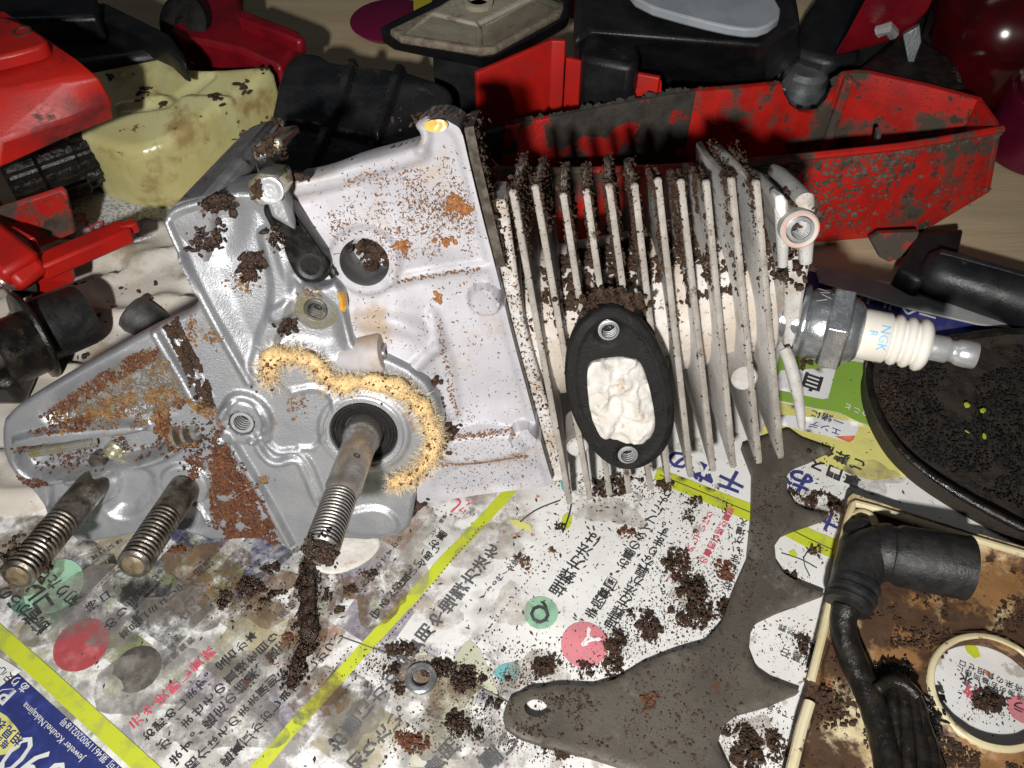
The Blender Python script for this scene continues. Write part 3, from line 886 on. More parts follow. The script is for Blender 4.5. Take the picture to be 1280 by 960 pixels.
M_paper = mat('newsprint', (.77, .765, .75), (.70, .69, .67), rough=.75, scale=.5, bump=.25, bscale=3,
              layers=[((.46, .43, .38), .9, .60, .66, .5), ((.40, .36, .31), 2.6, .655, .69, .5), ((.20, .14, .09), 7, .70, .74, .6)])
def wetten(m):
    """oil-soaked left half: other pages show through, with torn-looking wet edges"""
    nt = m.node_tree; nd, lk = nt.nodes, nt.links
    bs = nd['Principled BSDF']
    src = bs.inputs['Base Color'].links[0].from_socket
    rsrc = bs.inputs['Roughness'].links[0].from_socket
    tc = nd.new('ShaderNodeTexCoord')
    sep = nd.new('ShaderNodeSeparateXYZ'); lk.new(tc.outputs['Object'], sep.inputs[0])
    def noise(sc, det=5, off=0.0, r=.6):
        n = nd.new('ShaderNodeTexNoise'); n.inputs['Scale'].default_value = sc / S; n.inputs['Detail'].default_value = det; n.inputs['Roughness'].default_value = r
        mp = nd.new('ShaderNodeMapping'); mp.inputs['Location'].default_value = (off, off * .7, 0)
        lk.new(tc.outputs['Object'], mp.inputs[0]); lk.new(mp.outputs[0], n.inputs['Vector'])
        return n.outputs['Fac']
    def rng_(s, a, b):
        r = nd.new('ShaderNodeMapRange'); r.interpolation_type = 'SMOOTHSTEP'; r.inputs[1].default_value = a; r.inputs[2].default_value = b
        lk.new(s, r.inputs[0]); return r.outputs[0]
    def mth(op, a, b):
        x = nd.new('ShaderNodeMath'); x.operation = op
        for i, s in enumerate((a, b)):
            if hasattr(s, 'links'): lk.new(s, x.inputs[i])
            else: x.inputs[i].default_value = s
        return x.outputs[0]
    def mixc(f, a, b, blend='MIX'):
        x = nd.new('ShaderNodeMix'); x.data_type = 'RGBA'; x.blend_type = blend
        lk.new(f, x.inputs[0])
        for i, s in ((6, a), (7, b)):
            if hasattr(s, 'links'): lk.new(s, x.inputs[i])
            else: x.inputs[i].default_value = (*s, 1)
        return x.outputs[2]
    # soaked where x (plus a ragged edge) lies left
    edge = mth('ADD', mth('ADD', sep.outputs[0], NEWS_CX * S), mth('MULTIPLY', noise(.25, 4, .4), -.12))
    soak = mth('SUBTRACT', 1.0, rng_(edge, -.075, -.060))
    wet = mth('MULTIPLY', soak, rng_(noise(.85, 6, .2, .7), .42, .56))
    # ghost of the page below: blocky picture areas
    vor = nd.new('ShaderNodeTexVoronoi'); vor.distance = 'CHEBYCHEV'; vor.inputs['Scale'].default_value = .55 / S
    mp = nd.new('ShaderNodeMapping'); mp.inputs['Rotation'].default_value = (0, 0, math.radians(59)); lk.new(tc.outputs['Object'], mp.inputs[0]); lk.new(mp.outputs[0], vor.inputs['Vector'])
    rampn = nd.new('ShaderNodeValToRGB'); rampn.color_ramp.interpolation = 'CONSTANT'
    sepc = nd.new('ShaderNodeSeparateColor'); lk.new(vor.outputs['Color'], sepc.inputs[0]); lk.new(sepc.outputs[0], rampn.inputs[0])
    cols = [(.44, .42, .38), (.25, .25, .31), (.33, .35, .22), (.42, .34, .27), (.17, .165, .16), (.40, .39, .35), (.30, .23, .26), (.34, .33, .30)]
    el = rampn.color_ramp.elements
    while len(el) < len(cols): el.new(.5)
    for k, c in enumerate(cols):
        el[k].position = k / len(cols); el[k].color = (*c, 1)
    ghost = mixc(rng_(noise(3.0, 4, .6), .35, .7), rampn.outputs[0], (.20, .19, .18))
    c1 = mixc(mth('MULTIPLY', wet, .85), src, ghost)
    lk.new(c1, bs.inputs['Base Color'])
    x = nd.new('ShaderNodeMix'); x.data_type = 'FLOAT'
    lk.new(wet, x.inputs[0]); lk.new(rsrc, x.inputs[2]); x.inputs[3].default_value = .22
    lk.new(x.outputs[0], bs.inputs['Roughness'])
news_out = tp([(-160, 760), (-60, 655), (60, 612), (240, 560), (600, 470), (880, 380), (1008, 332), (1180, 372), (1320, 425), (1500, 520), (1560, 1100), (-260, 1120)])
NEWS_CX = (news_out[:, 0].min() + news_out[:, 0].max()) / 2
wetten(M_paper)
newspaper = mk('newspaper', relief(news_out, tframe, paper_h, .24, depth=lambda u, v: paper_h(u, v) - .03), M_paper, smooth=180)
tag(newspaper, 'oil-stained Japanese newspaper page spread flat under the engine and spiked plate', 'newspaper')

def ink(name, c, r=.6, c2=None):
    return mat(name, c, c2 or tuple(x * .75 + .06 for x in c), rough=r, scale=2.2, contrast=(.45, .75))
INK = {'k': ink('black_ink', (.03, .03, .032)), 'g': ink('grey_ink', (.10, .10, .105)), 'r': ink('red_ink', (.62, .09, .14)), 'n': ink('navy_ink', (.035, .04, .19)),
       'w': ink('white_print', (.80, .80, .80)), 'y': ink('yellow_green_ink', (.52, .58, .03), .6, (.36, .40, .08)), 'b': ink('blue_ink', (.02, .03, .15), .5, (.05, .07, .30)), 'G': ink('green_ink', (.24, .42, .05), .6),
       'p': ink('pink_ink', (.66, .22, .25)), 'm': ink('mint_ink', (.30, .52, .36), .6, (.20, .36, .26)), 'Y': ink('pale_yellow_ink', (.70, .66, .20)), 'c': ink('cream_print', (.70, .72, .70)), 'd': ink('dark_photo_print', (.06, .055, .05), .5, (.25, .2, .16)),
       'R': ink('coral_print', (.36, .06, .07), .6, (.55, .17, .17)), 't': ink('teal_ink', (.16, .42, .44)), 'o': ink('orange_ink', (.62, .16, .08)), 'L': ink('lavender_print', (.52, .49, .53), .6, (.64, .62, .61)), 'O': ink('olive_print', (.48, .48, .36), .6, (.62, .61, .55))}

def drape(xy, up=.012):
    return np.c_[xy, paper_h(xy[:, 0], xy[:, 1]) + up + .014]

_glyph = {}
def glyph(ch, bold):
    k = (ch, bold)
    if k not in _glyph:
        V, Fs = text_mesh(ch, 1.0, bold=bold)
        if len(V) and ch not in '。、・':
            c = (V.max(0) + V.min(0)) / 2
            V = V - c
        elif len(V):
            c = (V.max(0) + V.min(0)) / 2
            V = V - c + np.array([.30, .30])
        _glyph[k] = (V, Fs)
    return _glyph[k]

def ptext(s, p0, p1, ink_='k', vertical=True, k=.92, bold=.012, parent=None, up=.014, name='printed_column', z=0.0):
    a, b = T(*p0, z)[:2], T(*p1, z)[:2]
    d = b - a
    n = len(s)
    L = np.linalg.norm(d)
    d = d / L
    sp = L / max(1, n - 1)
    if vertical: upv = -d; rt = np.array([upv[1], -upv[0]])
    else: rt = d; upv = np.array([-rt[1], rt[0]])
    bits = []
    for i, ch in enumerate(s):
        if ch in ' 　': continue
        V, Fs = glyph(ch, bold)
        if not len(V): continue
        c = a + d * sp * i
        xy = c + sp * k * (V[:, :1] * rt + V[:, 1:2] * upv)
        bits.append((drape(xy, up), Fs))
    if bits: return mk(name if vertical else 'printed_line', join(*bits), INK[ink_], parent or newspaper, smooth=0, fix=False)

def pline(s, p0, p1, ink_, bold=.0, up=.014, hk=1.0, parent=None):
    """a run of latin text fitted between two points"""
    V, Fs = text_mesh(s, 1.0, bold=bold)
    a, b = T(*p0)[:2], T(*p1)[:2]
    d = b - a; L = np.linalg.norm(d); d /= L
    w = V[:, 0].max() - V[:, 0].min()
    sc = L / w
    V = V - (V.max(0) + V.min(0)) / 2
    xy = (a + b) / 2 + sc * (V[:, :1] * d + V[:, 1:2] * np.array([-d[1], d[0]]) * hk)
    return mk('printed_line', (drape(xy, up), Fs), INK[ink_], parent or newspaper, smooth=0, fix=False)

def patch(pts, ink_, up=.006, name='printed_patch', step=.3, smooth=0):
    P = tp(pts)
    if smooth: P = smooth_closed(P, smooth)
    return mk(name, relief(P, tframe, lambda U, V: paper_h(U, V) + up + .012, min(step, .2)), INK[ink_], newspaper, smooth=180, fix=False)

def blob(p, r, ink_, up=.008, name='printed_disc', sx=1.0):
    c = T(*p)[:2]
    t = np.linspace(0, 2 * math.pi, 36, endpoint=False)
    P = np.stack([c[0] + r * sx * np.cos(t), c[1] + r * np.sin(t)], 1)
    return mk(name, relief(P, tframe, lambda U, V: paper_h(U, V) + up + .012, .2), INK[ink_], newspaper, smooth=180, fix=False)

def stroke(pts, w, ink_, up=.007, name='printed_rule', taper=False):
    P = resample(smooth_open(tp(pts), 2) if len(pts) > 2 else tp(pts), .25, False)
    tg = np.gradient(P, axis=0); tg /= np.linalg.norm(tg, axis=1)[:, None]
    nn = np.stack([-tg[:, 1], tg[:, 0]], 1) * w * .5
    V = np.vstack([drape(P + nn, up), drape(P - nn, up)])
    m = len(P)
    return mk(name, (V, [(i, i + 1, m + i + 1, m + i) for i in range(m - 1)]), INK[ink_], newspaper, smooth=180, fix=False)

def dots(p0, p1, ink_='k', r=.022, gap=.13):
    a, b = T(*p0)[:2], T(*p1)[:2]
    n = int(np.linalg.norm(b - a) / gap)
    t = np.linspace(0, 2 * math.pi, 7, endpoint=False)
    bits = []
    for i in range(n):
        c = a + (b - a) * i / n
        bits.append((drape(c + r * np.stack([np.cos(t), np.sin(t)], 1), .012), [tuple(range(7))]))
    return mk('dotted_rule', join(*bits), INK[ink_], newspaper, smooth=0, fix=False)

# --- oil and water stains soaked into the page (print shows through)
def stain_mat(name, c, a, rough=.35):
    m = mat(name, c, tuple(x * .6 for x in c), rough=rough, scale=1.4)
    nt = m.node_tree
    bs = nt.nodes['Principled BSDF']
    tc = nt.nodes.new('ShaderNodeTexCoord'); n = nt.nodes.new('ShaderNodeTexNoise'); n.inputs['Scale'].default_value = 1.6 / S; n.inputs['Detail'].default_value = 7; n.inputs['Roughness'].default_value = .7
    r = nt.nodes.new('ShaderNodeMapRange'); r.inputs[1].default_value = .36; r.inputs[2].default_value = .62; r.inputs[3].default_value = 0; r.inputs[4].default_value = a
    nt.links.new(tc.outputs['Object'], n.inputs['Vector']); nt.links.new(n.outputs['Fac'], r.inputs[0]); nt.links.new(r.outputs[0], bs.inputs['Alpha'])
    return m
ST = {'br': stain_mat('brown_oil_stain', (.22, .14, .08), .75), 'gr': stain_mat('grey_wet_stain', (.30, .28, .25), .7), 'lt': stain_mat('pale_stain', (.48, .41, .33), .45)}
def stain(x, y, rx, ry, k):
    c = T(x, y)[:2]
    kx = np.linalg.norm(T(x + 10, y)[:2] - c) / 10; ky = np.linalg.norm(T(x, y + 10)[:2] - c) / 10
    t = np.linspace(0, 2 * math.pi, 60, endpoint=False)
    rr = .85 + .7 * fbm(np.cos(t) * 1.3 + x, np.sin(t) * 1.3 + y, 0, 4)
    P = np.stack([c[0] + rr * np.cos(t) * rx * kx, c[1] + rr * np.sin(t) * ry * ky], 1)
    o = mk('oil_stain', relief(P, tframe, lambda U, V: paper_h(U, V) + .0238, .2), ST[k], newspaper, smooth=180, fix=False)
for a in ((310, 750, 70, 40, 'br'), (385, 770, 40, 90, 'br'), (480, 690, 70, 60, 'lt'), (470, 740, 60, 50, 'br'), (560, 850, 60, 40, 'br'), (570, 920, 60, 40, 'gr'), (668, 840, 44, 26, 'lt'), (600, 690, 50, 40, 'lt'), (560, 765, 30, 22, 'lt'), (110, 760, 80, 50, 'gr'), (230, 760, 60, 40, 'gr'), (180, 850, 70, 40, 'gr'),
          (290, 900, 90, 50, 'gr'), (440, 900, 60, 50, 'gr'), (30, 700, 60, 50, 'br'), (250, 700, 60, 30, 'br'), (760, 640, 50, 24, 'lt'), (1010, 640, 40, 24, 'lt'), (640, 760, 30, 30, 'lt'), (330, 840, 60, 40, 'gr'), (1090, 600, 40, 20, 'lt'), (930, 930, 40, 40, 'lt'), (390, 860, 50, 40, 'br')):
    stain(*a)

# --- pictures of the page behind, showing through where the paper is soaked
GH = {k: stain_mat('ghost_' + k, c, a, .4) for k, c, a in (('navy', (.07, .07, .17), .9), ('olive', (.26, .30, .10), .8), ('salmon', (.48, .28, .18), .85), ('black', (.04, .038, .035), .92), ('green', (.10, .30, .19), .9), ('violet', (.30, .25, .34), .7), ('sand', (.50, .44, .28), .8))}
def ghost(x, y, w, h, k):
    c = T(x, y)[:2]
    a = math.radians(149)
    u, v = np.array([math.cos(a), math.sin(a)]), np.array([math.cos(a - math.pi / 2), math.sin(a - math.pi / 2)])
    P = np.array([c + u * i * w / 2 + v * j * h / 2 for i, j in ((-1, -1), (1, -1), (1, 1), (-1, 1))])
    mk('show_through_picture', relief(P, tframe, lambda U, V: paper_h(U, V) + .008, .2), GH[k], newspaper, smooth=180, fix=False)
for g in ((200, 690, 1.6, 1.3, 'navy'), (255, 665, 1.7, 1.4, 'navy'), (320, 705, 1.5, 1.6, 'navy'), (225, 700, .9, 1.6, 'olive'), (165, 735, 1.3, 1.0, 'black'), (215, 765, 1.8, 1.6, 'black'), (240, 745, .9, 1.2, 'salmon'), (62, 748, 1.7, 1.5, 'green'), (105, 715, 1.4, 1.6, 'black'), (120, 775, 1.6, 1.0, 'violet'),
          (270, 725, 1.2, 1.4, 'olive'), (330, 780, 2.2, 1.2, 'sand'), (420, 720, 1.3, 1.8, 'violet'), (470, 775, 1.6, 1.4, 'violet'), (425, 690, 1.4, 1.0, 'olive'), (300, 810, 1.2, 1.8, 'sand'), (365, 885, 1.8, 1.2, 'violet'), (160, 815, 1.2, .9, 'olive'), (30, 800, .9, 1.6, 'sand'), (450, 920, 1.8, 1.6, 'sand'), (400, 800, 1.0, 1.0, 'salmon'), (495, 650, 1.6, 1.6, 'salmon'), (145, 690, 1.2, 1.2, 'sand'), (430, 870, 1.2, 1.2, 'black'), (270, 870, 1.4, 1.2, 'violet')):
    ghost(*g)

# --- rules, bands and pictures of the page
stroke([(-30, 768), (60, 848), (120, 903), (205, 980)], .42, 'y', name='printed_band')
stroke([(318, 968), (420, 853), (520, 744), (640, 612)], .34, 'y', name='printed_band')
patch([(-40, 785), (180, 985), (60, 1010), (-60, 1000)], 'b', step=.4)
patch([(-10, 830), (0, 822), (29, 840), (0, 862), (-20, 862)], 'c', up=.010)
patch([(-20, 888), (4, 889), (32, 921), (26, 940), (0, 946), (-20, 946)], 'Y', up=.010, smooth=1)
patch([(822, 586), (945, 634), (1100, 700), (1088, 722), (940, 655), (816, 602)], 'y', name='printed_band')
stroke([(824, 595), (945, 645), (1090, 712)], .03, 'k', up=.012)
patch([(975, 440), (1110, 462), (1240, 560), (1150, 560), (1048, 520), (960, 500)], 'G')
patch([(975, 465), (1044, 462), (1033, 503), (965, 488)], 'w', up=.010)
patch([(960, 503), (1048, 521), (1150, 561), (1200, 590), (1088, 603), (1000, 573), (950, 545)], 'Y', up=.007)
patch([(968, 520), (1074, 531), (1064, 556), (1040, 551), (960, 530)], 'w', up=.011)
patch([(1041, 549), (1068, 547), (1063, 557)], 'o', up=.013)
patch([(1006, 340), (1180, 386), (1300, 430), (1300, 450), (1130, 412), (1000, 372)], 'n')
stroke([(1050, 352), (1180, 390), (1300, 430)], .25, 'G', up=.010)
for p, r, c in (((104, 808), .72, 'R'), ((173, 838), .62, 'd'), ((676, 768), .47, 'm'), ((730, 808), .62, 'p'), ((70, 735), .8, 'm')):
    blob(p, r, c)
patch([(135, 842), (150, 848), (160, 862), (140, 878), (130, 872), (138, 858)], 'O', up=.009, smooth=1)
patch([(700, 652), (708, 640), (716, 648), (714, 660), (703, 668)], 'y', up=.010, smooth=2, name='printed_leaf')
stroke([(703, 668), (711, 648), (714, 632)], .05, 'k', up=.013)
stroke([(650, 655), (668, 640), (700, 628)], .04, 'k', up=.013)
patch([(632, 650), (650, 652), (668, 662), (664, 668), (645, 662)], 'Y', up=.010, smooth=1)
for p in ((630, 667), (646, 671), (665, 671), (672, 623)): blob(p, .07, 'o')
patch([(700, 596), (712, 598), (708, 622), (700, 612)], 't', up=.009, smooth=1)
patch([(745, 601), (760, 599), (762, 610), (748, 612)], 't', up=.009, smooth=1)
patch([(612, 840), (640, 826), (654, 836), (640, 856), (624, 852)], 't', up=.009, smooth=2)
patch([(560, 838), (585, 800), (600, 812), (625, 872), (600, 858)], 'O', up=.007)
patch([(505, 800), (600, 860), (560, 960), (510, 960), (540, 880)], 'O', up=.005, step=.4)
stroke([(430, 800), (600, 858), (640, 882)], .03, 'g', up=.010)
for c in ((955, 690), (990, 694), (1015, 682)): patch([(c[0] - 8, c[1]), (c[0], c[1] - 7), (c[0] + 8, c[1] + 1), (c[0], c[1] + 7)], 'y', up=.010, smooth=1, name='printed_leaf')
stroke([(1010, 720), (1000, 700), (1015, 684)], .03, 'k', up=.012)
stroke([(1020, 712), (1000, 700), (975, 694)], .03, 'k', up=.012)
dots((605, 655), (420, 880)); dots((680, 702), (560, 850)); dots((560, 860), (470, 965)); dots((635, 800), (720, 838)); dots((530, 634), (580, 652)); dots((985, 775), (1010, 788)); dots((440, 812), (390, 868)); dots((125, 737), (155, 708))
blob((1232, 842), .10, 'o'); blob((1275, 888), .35, 'p'); patch([(1200, 808), (1212, 802), (1222, 812), (1226, 824), (1215, 826)], 'y', smooth=1, name='printed_leaf')

# --- the words of the page
V_ = True
for s, a, b, c, k in (
        ('お墓にかかる費用や埋葬方法を', (422, 930), (614, 692), 'g', .98), ('知りたい。', (447, 955), (508, 888), 'g', 1.0), ('（30代/女性）', (605, 747), (650, 699), 'g', .9),
        ('埋葬方法は、', (697, 738), (750, 661), 'k', 1.0), ('寺院霊園・お墓のタイプにより', (739, 768), (834, 618), 'k', 1.05), ('埋葬方法が異なります。', (764, 781), (836, 655), 'k', 1.05),
        ('建に永く承していけり', (843, 722), (886, 645), 'r', .95), ('の事前確認が重要', (879, 702), (912, 640), 'r', .95), ('してお墓じまいが増え', (902, 760), (928, 655), 'k', .95), ('し、まいのが', (920, 716), (926, 690), 'k', .8),
        ('元や安献し貢献', (172, 903), (262, 820), 'r', .9), ('お購めします。宝石か本', (187, 920), (315, 799), 'k', .95), ('が、ませその直接を目り', (206, 932), (342, 800), 'k', .95),
        ('ます。鑑定の結果、適正', (221, 949), (354, 808), 'k', .95), ('紹介はそのまま原則', (242, 957), (342, 854), 'k', .95), ('鑑賞頂かおします。しかつい', (285, 952), (424, 800), 'k', .95),
        ('めりません。', (140, 782), (208, 716), 'k', .95), ('高品コミュリティ相続', (158, 794), (262, 708), 'k', .98), ('持ロ、', (116, 760), (152, 738), 'k', .8), ('さくや', (232, 772), (252, 742), 'g', .8),
        ('費用', (545, 958), (562, 938), 'g', 1.0), ('墓い', (612, 950), (634, 930), 'g', 1.0), ('ぺんせいのですから', (448, 742), (500, 678), 'k', .85), ('守るだけでいいお墓', (470, 770), (552, 672), 'k', .85), ('が良いと思い', (498, 735), (545, 690), 'k', .9),
        ('お手紙で送って下さい', (30, 720), (96, 668), 'k', .8), ('受付時間', (300, 745), (335, 712), 'g', .9), ('宝飾修理承', (330, 720), (372, 690), 'g', .8), ('品物の査定は', (355, 770), (410, 718), 'g', .8), ('せて頂き', (120, 700), (150, 680), 'k', .8), ('見積無料', (210, 830), (240, 804), 'g', .8),
        ('して、相手', (540, 672), (556, 648), 'k', .8), ('けんし', (578, 640), (592, 622), 'r', .8), ('し', (566, 632), (570, 628), 'r', 4.0)):
    ptext(s, a, b, c, True, k, bold=.02 if c == 'g' else .012)
for s, a, b, c, k, bo in (
        ('読者からの', (53, 785), (9, 744), 'k', 1.1, .02), ('コレ', (57, 757), (45, 740), 'k', 1.1, .03), ('知りたい', (93, 751), (56, 720), 'k', 1.0, .02), ('あり', (32, 861), (22, 853), 'c', .9, .01), ('毎日', (8, 932), (0, 926), 'b', .9, .02), ('相見表', (24, 926), (2, 908), 'b', .9, .02),
        ('安心', (14, 850), (4, 842), 'k', .9, .01),
        ('お', (996, 604), (990, 601), 'n', 5.6, .03), ('千', (914, 603), (908, 600), 'n', 5.2, .03), ('求', (880, 593), (874, 590), 'n', 4.6, .03), ('の', (848, 577), (842, 574), 'n', 4.6, .03), ('十', (1034, 655), (1028, 652), 'n', 4.0, .04),
        ('専門スタ', (1064, 602), (998, 576), 'k', .9, .03), ('ご葬儀', (1070, 583), (1032, 566), 'k', .95, .03), ('エンディ', (1043, 543), (1002, 530), 'n', .9, .02), ('一緒に', (1046, 531), (1018, 521), 'n', .95, .02),
        ('自', (1014, 481), (1008, 479), 'k', 5.0, .03), ('このたびのこと', (1128, 536), (1058, 512), 'w', .85, .02), ('ーへルセ', (1158, 397), (1082, 375), 'c', .95, .02), ('ンディングサポー', (1145, 378), (1060, 356), 'L', .9, .0),
        ('ラス墓（永', (1272, 884), (1205, 852), 'k', 1.0, .02), ('通常のお墓同様に', (1274, 873), (1198, 838), 'k', .85, .0), ('将来の負担ゼロ。', (1272, 862), (1190, 826), 'k', .9, .0), ('数', (1212, 867), (1206, 864), 'r', 3.4, .03),
        ('る自然葬。', (1010, 802), (966, 782), 'g', .95, .0), ('型墓石。', (1008, 830), (968, 812), 'g', .95, .0), ('っても貫', (990, 900), (962, 886), 'k', .9, .0)):
    ptext(s, a, b, c, False, k, bold=bo)
pline('Jeweler Kouhei.Nakajima', (107, 951), (33, 881), 'c')
pline('許可 第461190020218号', (152, 968), (80, 902), 'c')
pline('090', (72, 985), (14, 938), 'c', hk=1.2)
ptext('P', (10, 871), (4, 866), 'c', False, 3.2)
stroke([(-6, 884), (24, 866), (14, 858), (-10, 874)], .025, 'c', up=.013)
ptext('Q', (676, 769), (673, 766), 'k', False, 7.5, bold=.02)
ptext('A', (735, 802), (732, 799), 'w', False, 7.5, bold=.03)

# --- the cloth under the left end
def cloth_h(U, V):
    f = fbm(U * .28 + 2, V * .28 + 7, 0, 3)
    g = fbm(U * .34 + V * .2 - 4, V * .5 - U * .1, 1.5, 2)
    return .12 + .5 * (f + .3).clip(0) + .75 * np.clip(.16 - np.abs(g), 0, 1) / .16 * .5 + .04 * fbm(U * 3, V * 3)
cl_out = smooth_closed(tp([(-120, 380), (-10, 320), (80, 318), (150, 296), (215, 285), (280, 330), (290, 460), (200, 560), (110, 600), (60, 640), (20, 652), (-120, 640)]), 2)
cloth = mk('rag', relief(cl_out, tframe, cloth_h, .22, depth=.03), mat('grubby_white_cloth', (.72, .69, .63), (.56, .51, .44), rough=.9, scale=.35, bump=.5, bscale=18, layers=[((.42, .34, .25), .45, .52, .66, .9), ((.22, .15, .09), .9, .63, .70, .9), ((.05, .03, .02), 2.4, .70, .73, .8)]), smooth=180)
tag(cloth, 'crumpled off-white cotton rag lying under the left end of the engine', 'rag')
tow = smooth_closed(tp([(375, 680), (430, 662), (480, 672), (470, 700), (425, 722), (395, 718)]), 2)
towel = mk('paper_towel', relief(tow, tframe, lambda U, V: paper_h(U, V) + .10 + .1 * fbm(U * 1.2, V * 1.2), .12, depth=.06), M_tissue, smooth=180)
tag(towel, 'scrap of white paper towel under the crankshaft tip', 'paper towel')

# tissue stuffed in the exhaust port
def tis_h(U, V):
    d = pdist(U, V, g_hole, True)
    w = fbm(U * .5 + 3, V * .5, 0, 2) * 1.2
    f1 = np.abs(fbm(U * 1.0 + w, V * 1.3 - w, 2.2, 2))
    f2 = np.abs(fbm(U * 2.6 + w, V * 2.2, 6.1, 3))
    c = e(775, 505, NG)
    return NG - .06 + .22 * np.clip(d / .4, 0, 1) ** .6 + .16 * np.clip(.28 - f1, 0, 1) / .28 + .11 * np.clip(.3 - f2, 0, 1) / .3 - .14 * np.exp(-((U - c[0]) ** 2 + (V - c[1]) ** 2) / .18)
gh_ctr = g_hole.mean(0)
tissue = mk('tissue_wad', relief(gh_ctr + (g_hole - gh_ctr) * .985, eframe, tis_h, .045, depth=NG - .4), M_tissue, smooth=50)
tag(tissue, 'crumpled white tissue wad plugging the exhaust port inside the black gasket', 'tissue')
# small printed sheet under the tank
sm = tp([(60, 262), (90, 226), (150, 236), (230, 232), (262, 262), (205, 300), (110, 330)])
flyer = mk('newspaper_scrap', relief(sm, tframe, lambda U, V: .30 + .1 * fbm(U * .4, V * .4), .25, depth=.0), mat('halftone_paper', (.62, .62, .60), (.30, .30, .31), rough=.8, scale=7, contrast=(.48, .56), layers=[((.55, .54, .52), .5, .58, .64, .8)]), smooth=180)
tag(flyer, 'small grey printed newspaper scrap between the yellow tank and the rag', 'newspaper')

for ch, x, y in (('O', 98, 272), ('I', 108, 280), ('D', 120, 284)):
    V, Fs = glyph(ch, .03)
    c = T(x, y, .42)
    a = math.radians(200)
    xy = c[:2] + .75 * (V[:, :1] * np.array([math.cos(a), math.sin(a)]) + V[:, 1:2] * np.array([-math.sin(a), math.cos(a)]))
    mk('red_letter', (np.c_[xy, np.full(len(xy), .42)], Fs), INK['r'], flyer, smooth=0, fix=False)
# ------------------------------------------------------------------ loose parts round the engine
RED1, RED2 = (.52, .014, .008), (.38, .011, .008)
M_red = mat('red_plastic', RED1, RED2, rough=.38, rough2=.5, scale=.8, bump=.12, bscale=12, layers=[((.10, .03, .02), 6, .68, .73, .7), ((.16, .03, .03), .5, .62, .80, .6)])
M_red_dirty = mat('mud_caked_red_plastic', RED1, RED2, rough=.45, scale=1, bump=.3, bscale=14, layers=[((.065, .052, .038), .40, .50, .60, .85), ((.045, .032, .022), 1.6, .57, .64, .85), ((.22, .20, .15), 1.1, .68, .72, .85), ((.07, .03, .02), 6, .60, .65, .8)])
M_red_soot = mat('soot_caked_red_plastic', (.055, .048, .038), (.028, .024, .020), rough=.85, scale=1.4, bump=.7, bscale=8, layers=[((.40, .012, .008), .42, .545, .575, .5)])
M_red_dark = mat('dull_dark_red_plastic', (.22, .006, .012), (.14, .004, .010), rough=.35, scale=.8, bump=.15)
M_maroon = mat('maroon_plastic', (.09, .004, .018), (.06, .003, .012), rough=.3, scale=.8)
M_blk = mat('black_plastic', (.009, .0095, .011), (.016, .016, .017), rough=.30, rough2=.5, spec=.35, scale=.8, bump=.25, bscale=10, layers=[((.09, .06, .035), .8, .66, .78, .8)])
M_blk_dusty = mat('dusty_black_plastic', (.010, .011, .013), (.018, .018, .018), rough=.22, rough2=.5, scale=.7, bump=.3, bscale=8, layers=[((.10, .07, .045), 1.0, .58, .80, .85)])
M_tank = mat('yellowed_tank_plastic', (.60, .57, .30), (.50, .46, .20), rough=.16, rough2=.28, scale=.4, bump=.12, bscale=3, sss=.5, layers=[((.34, .25, .10), .5, .50, .66, .4), ((.16, .09, .04), 1.3, .615, .67, .5), ((.06, .03, .02), 2.0, .68, .71, .5)])
M_cream = mat('stained_cream_plastic', (.72, .62, .40), (.64, .50, .26), rough=.4, scale=.6, bump=.35, bscale=9, layers=[((.28, .14, .05), .42, .37, .52, .7), ((.075, .036, .016), .45, .46, .55, .75), ((.05, .025, .012), 2.2, .58, .64, .7), ((.04, .02, .01), 8, .62, .66, .8)])
M_cream_clean = mat('cream_plastic_edge', (.74, .66, .44), (.66, .55, .32), rough=.35, scale=.8, layers=[((.16, .08, .03), 2.2, .62, .68, .7)])
M_greyplate = mat('grey_bumper_steel', (.145, .128, .105), (.095, .083, .068), rough=.5, rough2=.65, metal=.35, scale=.7, bump=.3, bscale=16, layers=[((.21, .195, .17), .5, .56, .70, .6), ((.06, .035, .022), 5, .585, .63, .8), ((.06, .04, .025), .9, .60, .70, .8), ((.10, .04, .02), .9, .66, .72, .8)])
M_greymetal = mat('grey_cast_metal', (.30, .31, .32), (.18, .19, .20), rough=.4, metal=.7, scale=1.2, bump=.3)
M_beige = mat('dusty_beige_filter', (.33, .31, .23), (.25, .23, .17), rough=.7, scale=1.0, bump=.5, bscale=9, layers=[((.16, .12, .09), 1.3, .58, .68, .9)])
M_lid = mat('pale_grey_lid', (.34, .37, .40), (.28, .31, .34), rough=.5, scale=.8, layers=[((.6, .6, .6), 5, .74, .76, .5)])

def pv(pts, z):
    return np.array([T(x, y, z) for x, y in pts])

def slab(pts, z, down, rnd=0):
    P = tp(pts, z)
    if rnd: P = smooth_closed(P, rnd)
    return prism(np.c_[P, np.full(len(P), z)], (0, 0, -down))

